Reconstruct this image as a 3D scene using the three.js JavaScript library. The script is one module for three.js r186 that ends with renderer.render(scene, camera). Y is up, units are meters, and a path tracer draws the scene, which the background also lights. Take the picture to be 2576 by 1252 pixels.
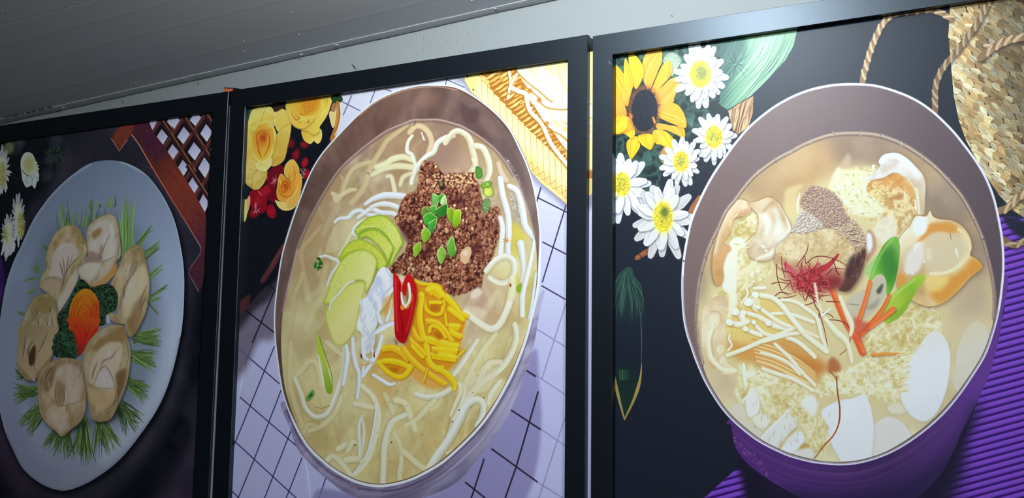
import * as THREE from 'three';
import { mergeGeometries } from 'three/addons/utils/BufferGeometryUtils.js';

// ---------------------------------------------------------------- camera, light, exposure
const scene = new THREE.Scene();
const Y0 = 2.25;                                   // height of the picture frames' top edge above the floor
const F = 3870;                                    // focal length in photo pixels (2576 x 1252)
const camera = new THREE.PerspectiveCamera(2 * Math.atan(626 / F) * 180 / Math.PI, 2576 / 1252, 0.05, 30);
camera.rotation.order = 'YXZ';
camera.rotation.set(0.16331, 0.52946, 0.01369);
camera.position.set(1.49168, Y0 - 0.60139, 1.74148);
camera.updateMatrixWorld(true);
scene.background = new THREE.Color(0x05070a);      // night: nothing but dark beyond the closed room

const LAMPS = [                                    // bare LED bulbs hanging from the ceiling, the second added as fill: position, strength
  { at: [0.64, Y0 + 0.165, 0.57], power: 1.36 },
  { at: [1.75, Y0 + 0.1, 1.2], power: 2.1 },  // unseen fill lamp, added to brighten the lower parts of the posters
];
const LAMP_COLOR = new THREE.Color().setRGB(0.86, 0.95, 1.0);
const renderer = new THREE.WebGLRenderer({ antialias: true });
renderer.toneMapping = THREE.LinearToneMapping;
renderer.toneMappingExposure = 1.0;
renderer.shadowMap.enabled = true;

// ---------------------------------------------------------------- helpers
let seed = 7;
const rnd = (a = 0, b = 1) => { seed = (seed * 1664525 + 1013904223) >>> 0; return a + (b - a) * seed / 4294967296; };
const names = new Map();
function numbered(name) { const n = names.get(name) ?? 0; names.set(name, n + 1); return n ? name + '_' + String(n).padStart(3, '0') : name; }
function mesh(name, geometry, material, parent = scene) {
  const m = new THREE.Mesh(geometry, material);
  m.name = parent === scene ? numbered(name) : name;
  m.castShadow = m.receiveShadow = true;
  parent.add(m);
  return m;
}
function tag(o, label, category, group) { o.userData.label = label; o.userData.category = category; if (group) o.userData.group = group; return o; }
function structure(o, label) { o.userData.kind = 'structure'; if (label) o.userData.label = label; return o; }
function box(x0, x1, y0, y1, z0, z1) { const g = new THREE.BoxGeometry(x1 - x0, y1 - y0, z1 - z0); g.translate((x0 + x1) / 2, (y0 + y1) / 2, (z0 + z1) / 2); return g; }
function canvas(w, h) { const c = document.createElement('canvas'); c.width = w; c.height = h; return c; }
function hash(x, y) { let h = Math.imul(x | 0, 374761393) + Math.imul(y | 0, 668265263); h = Math.imul(h ^ (h >>> 13), 1274126177); return ((h ^ (h >>> 16)) >>> 0) / 4294967296; }
function noise(x, y) { const i = Math.floor(x), j = Math.floor(y), u = x - i, v = y - j, s = u * u * (3 - 2 * u), t = v * v * (3 - 2 * v);
  return (hash(i, j) * (1 - s) + hash(i + 1, j) * s) * (1 - t) + (hash(i, j + 1) * (1 - s) + hash(i + 1, j + 1) * s) * t; }
const fbm = (x, y, n = 4) => { let s = 0, a = 0.5; for (let k = 0; k < n; k++) { s += a * noise(x, y); x *= 2.03; y *= 2.03; a *= 0.5; } return s; };
function grayTexture(w, h, f) {                     // linear data texture
  const d = new Uint8Array(w * h * 4);
  for (let y = 0; y < h; y++) for (let x = 0; x < w; x++) { const v = Math.max(0, Math.min(255, f(x, y) * 255)), o = (y * w + x) * 4; d[o] = d[o + 1] = d[o + 2] = v; d[o + 3] = 255; }
  const t = new THREE.DataTexture(d, w, h); t.magFilter = THREE.LinearFilter; t.minFilter = THREE.LinearMipmapLinearFilter; t.wrapS = t.wrapT = THREE.RepeatWrapping; t.needsUpdate = true; return t;
}
function uvMetres(g, ax = 'x', ay = 'y', k = 1) { const p = g.attributes.position, uv = g.attributes.uv; const I = { x: 'getX', y: 'getY', z: 'getZ' };
  for (let i = 0; i < p.count; i++) uv.setXY(i, p[I[ax]](i) * k, p[I[ay]](i) * k); return g; }

// photo pixel -> point on the plane z = depth in front of the wall (used to trace what lies on that plane)
const inv = camera.matrixWorld.clone(), eye = camera.position.clone();
function onPlane(px, py, z) {
  const d = new THREE.Vector3((px - 1288) / F, -(py - 626) / F, -1).transformDirection(inv);
  return eye.clone().addScaledVector(d, (z - eye.z) / d.z);
}

// ---------------------------------------------------------------- materials of the room
const PB = 2048, bumps = new Float32Array(PB * PB);                       // relief of the hand-plastered wall, one square metre
{
  const dab = (u, v, r, h) => { const x0 = Math.floor((u - r) * PB), x1 = Math.ceil((u + r) * PB), y0 = Math.floor((v - r) * PB), y1 = Math.ceil((v + r) * PB); for (let y = y0; y <= y1; y++) for (let x = x0; x <= x1; x++) { const d = Math.hypot(x / PB - u, y / PB - v) / r; if (d < 1) bumps[((y + PB) % PB) * PB + (x + PB) % PB] += h * (1 - d * d) * (1 - d * d); } };
  const ridge = (u, v, t, l, r, h) => { for (let k = 0; k <= 1; k += 0.06) dab(u + Math.cos(t) * l * k + Math.sin(k * 9) * 0.0006, v + Math.sin(t) * l * k, r * rnd(0.7, 1.2), h * 0.5); };
  for (let n = 0; n < 110; n++) ridge(0.33 + rnd(-0.03, 0.09), 0.275 + rnd(-0.012, 0.03), rnd(0.7, 2.3), rnd(0.003, 0.013), rnd(0.0007, 0.0013), rnd(0.05, 0.16));
  for (let n = 0; n < 130; n++) ridge(rnd(), 0.262 + rnd(0, 0.06), rnd(0, 3), rnd(0.002, 0.011), rnd(0.0006, 0.0012), rnd(0.02, 0.07));
  for (let n = 0; n < 260; n++) ridge(rnd(), rnd(), rnd(0, 3), rnd(0.002, 0.012), rnd(0.0006, 0.0014), rnd(0.02, 0.07));
}
const plasterBump = grayTexture(PB, PB, (x, y) => { const u = x / PB, v = y / PB; return 0.4 + 0.22 * (fbm(u * 14, v * 14, 4) - 0.5) + 0.06 * (noise(u * 300, v * 300) - 0.5) + bumps[y * PB + x]; });
const plaster = new THREE.MeshStandardMaterial({ color: new THREE.Color().setRGB(0.338, 0.362, 0.366), roughness: 0.62, bumpMap: plasterBump, bumpScale: 0.0016 });
const paint = new THREE.MeshStandardMaterial({ color: new THREE.Color().setRGB(0.2, 0.205, 0.2), roughness: 0.8 });
const pvc = new THREE.MeshStandardMaterial({ color: new THREE.Color().setRGB(0.47, 0.48, 0.515), roughness: 0.45 });
const caulk = new THREE.MeshStandardMaterial({ color: new THREE.Color().setRGB(0.44, 0.45, 0.47), roughness: 0.7 });
const concrete = new THREE.MeshStandardMaterial({ color: new THREE.Color().setRGB(0.22, 0.22, 0.21), roughness: 0.8 });

// ---------------------------------------------------------------- the room shell
const CEIL0 = 0.0400, CEILS = 0.0473, CEILZ = 0.36;  // a sloping roof: it climbs 5 cm per metre along the wall and 36 cm per metre into the room
const ceilY = (x, z = 0) => Y0 + CEIL0 + CEILS * x + CEILZ * z;
{
  const g = uvMetres(box(-3.0, 3.6, 0, 3.75, -0.12, 0), 'x', 'y');
  structure(mesh('wall_back', g, plaster), 'pale grey-green plaster wall behind the framed posters');
  structure(mesh('wall_front', uvMetres(box(-3.0, 3.6, 0, 3.75, 3.6, 3.72)), paint));
  structure(mesh('wall_left', uvMetres(box(-3.12, -3.0, 0, 3.75, -0.12, 3.72), 'z', 'y'), paint));
  structure(mesh('wall_right', uvMetres(box(3.6, 3.72, 0, 3.75, -0.12, 3.72), 'z', 'y'), paint));
  structure(mesh('floor', uvMetres(box(-3.12, 3.72, -0.1, 0, -0.12, 3.72), 'x', 'z'), concrete));
}
{ // plastic ceiling boards running along the wall, each with rolled edges and faint pressed ribs
  const ceiling = structure(new THREE.Group(), 'grey plastic ceiling boards sloping gently along the wall');
  ceiling.name = 'ceiling'; scene.add(ceiling);
  ceiling.position.set(0, Y0 + CEIL0, 0);
  const ax = new THREE.Vector3(1, CEILS, 0).normalize(), ay = new THREE.Vector3(-CEILS, 1, -CEILZ).normalize(), az = ax.clone().cross(ay);
  ceiling.quaternion.setFromRotationMatrix(new THREE.Matrix4().makeBasis(ax, ay, az));
  const BW = 0.215, T = 0.012;
  const s = new THREE.Shape();                      // profile across the board: (depth from the wall, height)
  s.moveTo(0.0001, T); s.lineTo(0.0001, 0.0005); s.quadraticCurveTo(0.0002, 0, 0.003, 0);
  for (const r of [0.05, 0.12, 0.17]) { s.lineTo(r, 0); s.lineTo(r + 0.004, -0.00013); s.lineTo(r + 0.006, -0.00013); s.lineTo(r + 0.01, 0); }
  s.lineTo(BW - 0.003, 0); s.quadraticCurveTo(BW - 0.0002, 0, BW - 0.0001, 0.0005); s.lineTo(BW - 0.0001, T); s.closePath();
  const g = new THREE.ExtrudeGeometry(s, { depth: 6.6, bevelEnabled: false });
  g.rotateY(-Math.PI / 2);                          // profile x -> world z, extrusion -> -x
  g.translate(3.6, 0, 0);
  for (let k = 0; k < 19; k++) { const m = mesh('plank', g, pvc, ceiling); m.position.z = k * BW; }
  const deck = mesh('roof_deck', box(-3.2, 3.8, T + 0.002, T + 0.06, -0.12, 3.87), concrete, ceiling);
  deck.userData.label = 'dark deck above the ceiling boards';
}
{ // the strip of filler where wall and ceiling meet: a lip a centimetre out, its ragged back stopping short of the wall
  const N = 900, pos = [], idx = [], x0 = -1.6, x1 = 2.4, prof = 5;
  for (let i = 0; i <= N; i++) {
    const x = x0 + (x1 - x0) * i / N, c = ceilY(x);
    const d = 0.0135 + 0.0012 * (noise(x * 5, 9.7) - 0.5) + 0.0005 * (noise(x * 90, 2.2) - 0.5), t = 0.0014 + 0.0005 * (noise(x * 60, 1.3) - 0.5), back = 0.003 + 0.004 * Math.max(0, fbm(x * 11, 3.1, 4) - 0.3) + 0.0008 * noise(x * 200, 5);
    for (const [z, y] of [[d, 0.0012], [d, -t], [(d + back) / 2, -t * 1.15], [back, -t], [back - 0.0004, 0.0012]]) pos.push(x, c + CEILZ * z + y, z);
    if (i < N) for (let k = 0; k < prof - 1; k++) { const a = i * prof + k, q = a + prof; idx.push(a, a + 1, q, q, a + 1, q + 1); }
  }
  const g0 = new THREE.BufferGeometry(); g0.setAttribute('position', new THREE.Float32BufferAttribute(pos, 3)); g0.setIndex(idx);
  const g = g0.toNonIndexed(); g.computeVertexNormals();
  caulk.side = THREE.DoubleSide;
  structure(mesh('trim_1', g, caulk), 'uneven grey filler strip between wall and ceiling');
}

// ---------------------------------------------------------------- pendant bulbs (they hang just outside the picture; the farther one is added fill light)
function pendantLamp({ at: [x, y, z], power }, label) {
  const o = new THREE.Group(); o.name = numbered('pendant_lamp'); o.position.set(x, y, z); scene.add(o);
  tag(o, label, 'lamp');
  const top = ceilY(x, z) - y;
  const plastic = new THREE.MeshStandardMaterial({ color: 0xe8e8e4, roughness: 0.5 });
  const glow = new THREE.MeshStandardMaterial({ color: 0xffffff, roughness: 0.4, emissive: LAMP_COLOR, emissiveIntensity: 12 });
  const bulb = new THREE.LatheGeometry([[0, -0.046], [0.012, -0.0445], [0.024, -0.039], [0.0305, -0.029], [0.0325, -0.017], [0.031, -0.005], [0.025, 0.008], [0.0175, 0.018]].map(([r, h]) => new THREE.Vector2(r, h)), 40);
  const bm = mesh('bulb', bulb, glow, o); bm.castShadow = false;
  mesh('socket', new THREE.LatheGeometry([[0.0175, 0.018], [0.019, 0.022], [0.019, 0.046], [0.012, 0.052], [0.004, 0.054]].map(([r, h]) => new THREE.Vector2(r, h)), 32), plastic, o);
  if (top > 0.056) mesh('cord', new THREE.CylinderGeometry(0.003, 0.003, top - 0.05, 12).translate(0, 0.05 + (top - 0.05) / 2, 0), plastic, o);
  mesh('ceiling_rose', new THREE.LatheGeometry([[0.003, top - 0.016], [0.03, top - 0.013], [0.036, top - 0.004], [0.036, top]].map(([r, h]) => new THREE.Vector2(r, h)), 32), plastic, o);
  const l = new THREE.PointLight(LAMP_COLOR, power); l.position.set(0, -0.014, 0); l.castShadow = true; l.shadow.radius = 1.6; o.add(l);
}
pendantLamp(LAMPS[0], 'bare bulb hanging by the sunflower poster');
pendantLamp(LAMPS[1], 'added fill bulb hanging further out from the wall');

// ---------------------------------------------------------------- framed posters
const W = 0.5992, H = 0.8, RAIL = 0.0287, FRONT = 0.03;
const rail = new THREE.MeshPhysicalMaterial({ color: new THREE.Color().setRGB(0.003, 0.0042, 0.0075), roughness: 0.4, ior: 1.68, specularColor: new THREE.Color().setRGB(0.72, 0.86, 1) });
const board = new THREE.MeshStandardMaterial({ color: 0x14161b, roughness: 0.8 });
const boardEdge = new THREE.MeshStandardMaterial({ color: 0xd8d8dc, roughness: 0.7 });
function mitred(len, w, depth) {                    // a rail lying along x, outer side at y = 0, inner side at y = -w; chamfered section, ends cut at 45 degrees
  const b = 0.0004, sec = [[0, 0], [0, depth - b], [-b, depth], [-w + b, depth], [-w, depth - b], [-w, 0]], pos = [], uv = [];
  const V = (k, end) => { const [y, z] = sec[k % sec.length]; return [end ? len + y : -y, y, z]; };
  const tri = (...v) => v.forEach((p) => { pos.push(...p); uv.push(p[0], p[1]); });
  for (let k = 0; k < sec.length; k++) { const a = V(k, 0), b2 = V(k + 1, 0), c = V(k + 1, 1), d = V(k, 1); tri(a, b2, c); tri(a, c, d); }
  for (let k = 1; k < sec.length - 1; k++) { tri(V(0, 0), V(k + 1, 0), V(k, 0)); tri(V(0, 1), V(k, 1), V(k + 1, 1)); }
  const g = new THREE.BufferGeometry(); g.setAttribute('position', new THREE.Float32BufferAttribute(pos, 3)); g.setAttribute('uv', new THREE.Float32BufferAttribute(uv, 2)); g.computeVertexNormals();
  return g;
}
// a framed poster: group at its lower left corner on the wall
function framedPoster(left, top, roll, pivotX, texture, [bx0, bx1, by1, depth], label) {   // depth = how far the sheet lies behind the rails' face
  const PRINT = FRONT - depth;
  const o = new THREE.Group(); o.name = numbered('framed_poster'); scene.add(o);
  const c = Math.cos(roll), s = Math.sin(roll), dx = left - pivotX, dy = top - H;
  o.position.set(pivotX + dx * c - dy * s, Y0 + dx * s + dy * c, 0); o.rotation.z = roll;
  tag(o, label, 'poster');
  const d = FRONT - PRINT;
  const place = (g, x, y, r, z) => g.rotateZ(r).translate(x, y, z);
  const full = mergeGeometries([mitred(W, RAIL, d), box(0.001, W - 0.001, -0.0208, -0.001, -PRINT + 0.002, 0.0).toNonIndexed()].map((q) => { const g = q.index ? q.toNonIndexed() : q; return g; }));
  mesh('rail', place(full, 0, H, 0, PRINT), rail, o);
  mesh('rail', place(mitred(H, RAIL, d), 0, 0, Math.PI / 2, PRINT), rail, o);
  mesh('rail', place(mitred(W, RAIL, d), W, 0, Math.PI, PRINT), rail, o);
  mesh('rail', place(mitred(H, RAIL, d), W, H, -Math.PI / 2, PRINT), rail, o);
  // the printed sheet on its board, clamped behind the rails
  const x0 = bx0, x1 = bx1, y1 = H - by1, y0 = 0.012;
  const pg = new THREE.BoxGeometry(x1 - x0, y1 - y0, 0.0016); pg.translate((x0 + x1) / 2, (y0 + y1) / 2, PRINT - 0.0009);
  const p = pg.attributes.position, uv = pg.attributes.uv;
  for (let i = 0; i < p.count; i++) uv.setXY(i, (p.getX(i) - x0) / (x1 - x0), (p.getY(i) - y0) / (y1 - y0));
  o.updateMatrixWorld(true);
  const ink = new THREE.MeshPhysicalMaterial({ map: texture(o, [bx0, bx1, by1, depth]), roughness: 0.45, specularIntensity: 0.8, specularColor: new THREE.Color().setRGB(0.86, 0.94, 1) });
  mesh('print', pg, ink, o).userData.label = 'printed food photograph';
  mesh('backing_board', box(0.03, W - 0.03, 0.03, H - 0.03, 0.001, PRINT - 0.0018), board, o);
  o.updateMatrixWorld(true);
  return o;
}
// ---------------------------------------------------------------- printing: drawing on a poster's sheet with outlines traced on its plane
// Points are noted in photo pixels; each is carried to the plane of the sheet and from there to the sheet's own millimetres.
function Sheet(o, [bx0, bx1, by1, depth], gain) {
  const c = canvas(1588, 2048), x = c.getContext('2d'), m = o.matrixWorld.clone().invert(), y1 = H - by1, y0 = 0.012;
  const T = (px, py) => { const p = onPlane(px, py, FRONT - depth).applyMatrix4(m); return [(p.x - bx0) / (bx1 - bx0) * 1588, (y1 - p.y) / (y1 - y0) * 2048]; };
  const S = { x, T, c };
  S.rgb = (r, g, b, a = 1) => `rgba(${Math.min(255, r * gain) | 0},${Math.min(255, g * gain) | 0},${Math.min(255, b * gain) | 0},${a})`;
  const col = (v) => typeof v === 'string' || !Array.isArray(v) ? v : S.rgb(...v);
  S.col = col;
  // Catmull-Rom through the points (photo pixels)
  const curve = (P, closed, n = 8) => {
    const out = [], L = P.length, at = (i) => closed ? P[(i + L) % L] : P[Math.max(0, Math.min(L - 1, i))];
    for (let i = 0; i < (closed ? L : L - 1); i++) {
      const a = at(i - 1), b = at(i), d = at(i + 1), e = at(i + 2);
      for (let k = 0; k < n; k++) { const t = k / n, t2 = t * t, t3 = t2 * t; out.push([0, 1].map((j) => 0.5 * (2 * b[j] + (d[j] - a[j]) * t + (2 * a[j] - 5 * b[j] + 4 * d[j] - e[j]) * t2 + (3 * b[j] - a[j] - 3 * d[j] + e[j]) * t3))); }
    }
    if (!closed) out.push(P[L - 1]);
    return out;
  };
  S.curve = curve;
  const trace = (pts) => { x.beginPath(); pts.forEach(([a, b], i) => { const [u, v] = T(a, b); i ? x.lineTo(u, v) : x.moveTo(u, v); }); x.closePath(); };
  S.lin = (a, b, d, e, ...stops) => { const g = x.createLinearGradient(...T(a, b), ...T(d, e)); stops.forEach((s, i) => g.addColorStop(i / (stops.length - 1), col(s))); return g; };
  S.rad = (a, b, r, ...stops) => { const [u, v] = T(a, b), [u2] = T(a + r, b), [, v2] = T(a, b + r), g = x.createRadialGradient(u, v, 0, u, v, (Math.abs(u2 - u) + Math.abs(v2 - v)) / 2); stops.forEach((s, i) => g.addColorStop(i / (stops.length - 1), col(s))); return g; };
  S.poly = (pts, style, blur = 0) => {
    if (blur < 0.9) { trace(pts); x.fillStyle = col(style); x.fill(); return; }
    const Q = pts.map(([p, q]) => T(p, q)), us = Q.map((p) => p[0]), vs = Q.map((p) => p[1]), m = blur * 3 + 2;   // blur only around the shape
    const u0 = Math.max(0, Math.floor(Math.min(...us) - m)), v0 = Math.max(0, Math.floor(Math.min(...vs) - m)), u1 = Math.min(1588, Math.ceil(Math.max(...us) + m)), v1 = Math.min(2048, Math.ceil(Math.max(...vs) + m));
    if (u1 <= u0 || v1 <= v0) return;
    x.save(); x.beginPath(); x.rect(u0, v0, u1 - u0, v1 - v0); x.clip(); x.filter = `blur(${blur}px)`;
    trace(pts); x.fillStyle = col(style); x.fill(); x.filter = 'none'; x.restore();
  };
  S.fill = (pts, style, blur = 0) => S.poly(curve(pts, true), style, blur);
  S.clip = (pts, f, smooth = true) => { x.save(); trace(smooth ? curve(pts, true) : pts); x.clip(); f(); x.restore(); };
  S.oval = (a, b, rx, ry, rot, style, blur = 0) => { const P = [], cs = Math.cos(rot), sn = Math.sin(rot); for (let i = 0; i < 28; i++) { const t = i / 28 * 6.2832, u = Math.cos(t) * rx, v = Math.sin(t) * ry; P.push([a + u * cs - v * sn, b + u * sn + v * cs]); } S.poly(P, style, blur); };
  S.ovalPts = (a, b, rx, ry, rot, n = 48) => { const P = [], cs = Math.cos(rot), sn = Math.sin(rot); for (let i = 0; i < n; i++) { const t = i / n * 6.2832, u = Math.cos(t) * rx, v = Math.sin(t) * ry; P.push([a + u * cs - v * sn, b + u * sn + v * cs]); } return P; };
  // a ribbon along a curve; w = width in photo pixels, a number or [start, middle, end]; off shifts it sideways by a share of the width
  S.band = (pts, w, style, { off = 0, blur = 0, straight = false, cap = true, from = 0, to = 1 } = {}) => {
    let C = straight ? pts : curve(pts, false, 7);
    if (from || to < 1) C = C.slice(Math.floor(from * (C.length - 1)), Math.ceil(to * (C.length - 1)) + 1);
    const n = C.length; if (n < 2) return;
    const W3 = Array.isArray(w) ? w : [w, w, w], wf = (t) => t < 0.5 ? W3[0] + (W3[1] - W3[0]) * t * 2 : W3[1] + (W3[2] - W3[1]) * (t * 2 - 1), Lf = [], Rt = [];
    for (let i = 0; i < n; i++) {
      const p = C[Math.max(0, i - 1)], q = C[Math.min(n - 1, i + 1)], dx = q[0] - p[0], dy = q[1] - p[1], l = Math.hypot(dx, dy) || 1, ww = wf(i / (n - 1)), nx = -dy / l, ny = dx / l;
      Lf.push([C[i][0] + nx * ww * (off + 0.5), C[i][1] + ny * ww * (off + 0.5)]); Rt.push([C[i][0] + nx * ww * (off - 0.5), C[i][1] + ny * ww * (off - 0.5)]);
    }
    if (cap) {
      const end = (A, B, P, Q, r) => { const dx = P[0] - Q[0], dy = P[1] - Q[1], l = Math.hypot(dx, dy) || 1, mx = (A[0] + B[0]) / 2, my = (A[1] + B[1]) / 2, o2 = []; for (const k of [0.35, 0, -0.35]) { const s = k / 0.5; o2.push([mx + (A[0] - B[0]) * k + dx / l * r * Math.sqrt(1 - s * s), my + (A[1] - B[1]) * k + dy / l * r * Math.sqrt(1 - s * s)]); } return o2; };
      const tail = end(Lf[n - 1], Rt[n - 1], C[n - 1], C[Math.max(0, n - 3)], wf(1) / 2), head = end(Rt[0], Lf[0], C[0], C[Math.min(n - 1, 2)], wf(0) / 2);
      S.poly([...Lf, ...tail, ...Rt.reverse(), ...head], style, blur);
    } else S.poly([...Lf, ...Rt.reverse()], style, blur);
  };
  // random spots inside a polygon
  S.spots = (P, n, f, smooth = true) => {
    const Q = smooth ? curve(P, true, 4) : P, xs = Q.map((p) => p[0]), ys = Q.map((p) => p[1]), x0 = Math.min(...xs), x1 = Math.max(...xs), ya = Math.min(...ys), yb = Math.max(...ys);
    const inside = (a, b) => { let k = false; for (let i = 0, j = Q.length - 1; i < Q.length; j = i++) if ((Q[i][1] > b) !== (Q[j][1] > b) && a < (Q[j][0] - Q[i][0]) * (b - Q[i][1]) / (Q[j][1] - Q[i][1]) + Q[i][0]) k = !k; return k; };
    for (let i = 0, tries = 0; i < n && tries < n * 20; tries++) { const a = rnd(x0, x1), b = rnd(ya, yb); if (inside(a, b)) { f(a, b, i); i++; } }
  };
  // a noodle: submerged ones (a < 1) melt into the broth, the others have a soft shadow side and a gloss line
  S.noodle = (pts, w, body, edge, gloss, a = 1) => {
    const W3 = Array.isArray(w) ? w : [w * 0.8, w, w * 0.75], A = (v, k) => [v[0], v[1], v[2], k], up = (v, d) => v.map((k) => Math.max(0, Math.min(255, k + d)));
    if (a < 1) { S.band(pts, W3.map((k) => k * 1.12), A(edge, 0.34 * a), { off: 0.2, blur: 2.8 }); S.band(pts, W3, A(up(body, 6), 0.95 * a), { blur: 1.8 }); S.band(pts, W3.map((k) => k * 0.5), A(up(body, 10), 0.6 * a), { off: -0.2, blur: 2.6 }); return; }
    S.band(pts, W3.map((k) => k * 1.1), A(edge, 0.42), { off: 0.14, blur: 2.4 });
    S.band(pts, W3, A(up(body, -10), 1), { blur: 0.7 });
    S.band(pts, W3.map((k) => k * 0.62), A(up(body, 6), 0.9), { off: -0.22, blur: 1.8 });
    S.band(pts, W3.map((k) => k * 0.22), A(up(body, -38), 0.35), { off: 1.6, blur: 1.4, from: 0.05, to: 0.95 });
    if (gloss) { const f0 = rnd(0.05, 0.3); S.band(pts, W3.map((k) => k * 0.2), A(gloss, 0.9), { off: -1.1, blur: 0.7, from: f0, to: f0 + rnd(0.35, 0.6) }); }
  };
  // irregular mottling inside an outline: dk and lt are [r, g, b, strength]; f = blotches per sheet pixel, turned by rot and drawn out by sx, sy
  S.mottle = (P, f, dk, lt, { ridge = false, sx = 1, sy = 1, rot = 0, k = 4.5, oct = 4, smooth = true, seedAt = 0 } = {}) => {
    const R = smooth ? curve(P, true, 6) : P, Q = R.map(([p, q]) => T(p, q)), us = Q.map((p) => p[0]), vs = Q.map((p) => p[1]);
    const u0 = Math.max(0, Math.floor(Math.min(...us))), v0 = Math.max(0, Math.floor(Math.min(...vs))), w = Math.ceil((Math.min(1588, Math.max(...us)) - u0) / 2), h = Math.ceil((Math.min(2048, Math.max(...vs)) - v0) / 2);
    if (w < 2 || h < 2) return;
    const cc = canvas(w, h), cx = cc.getContext('2d'), im = cx.createImageData(w, h), d = im.data, cs = Math.cos(rot), sn = Math.sin(rot);
    for (let y = 0; y < h; y++) for (let z = 0; z < w; z++) {
      const a = (u0 + z * 2) * f, b = (v0 + y * 2) * f, p = (a * cs + b * sn) * sx + seedAt, q = (b * cs - a * sn) * sy + seedAt * 1.7;
      let n = fbm(p, q, oct) / (1 - 0.5 ** oct); if (ridge) n = 0.78 - Math.abs(n - 0.5) * 2.6 + (noise(p * 3.1, q * 3.1) - 0.5) * 0.25;
      const v = Math.max(-1, Math.min(1, (n - 0.5) * k)), c2 = v > 0 ? lt : dk, i = (y * w + z) * 4;
      d[i] = Math.min(255, c2[0] * gain); d[i + 1] = Math.min(255, c2[1] * gain); d[i + 2] = Math.min(255, c2[2] * gain); d[i + 3] = Math.abs(v) * c2[3] * 255;
    }
    cx.putImageData(im, 0, 0); x.save(); trace(R); x.clip(); x.drawImage(cc, u0, v0, w * 2, h * 2); x.restore();
  };
  S.texture = () => { const t = new THREE.CanvasTexture(c); t.colorSpace = THREE.SRGBColorSpace; t.anisotropy = 8; return t; };
  // the printer's press: a little more contrast and saturation, and paper grain
  S.press = (contrast, saturation, grain) => { const d = x.getImageData(0, 0, 1588, 2048), a = d.data; for (let i = 0; i < a.length; i += 4) { const l = a[i] * 0.3 + a[i + 1] * 0.59 + a[i + 2] * 0.11, g = (hash(i, 77) - 0.5) * grain; for (let c2 = 0; c2 < 3; c2++) { let v = l + (a[i + c2] - l) * saturation; v = 140 + (v - 140) * contrast + g; a[i + c2] = v < 0 ? 0 : v > 255 ? 255 : v; } } x.putImageData(d, 0, 0); };
  x.fillStyle = '#222'; x.fillRect(0, 0, 1588, 2048);
  return S;
}
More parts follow.
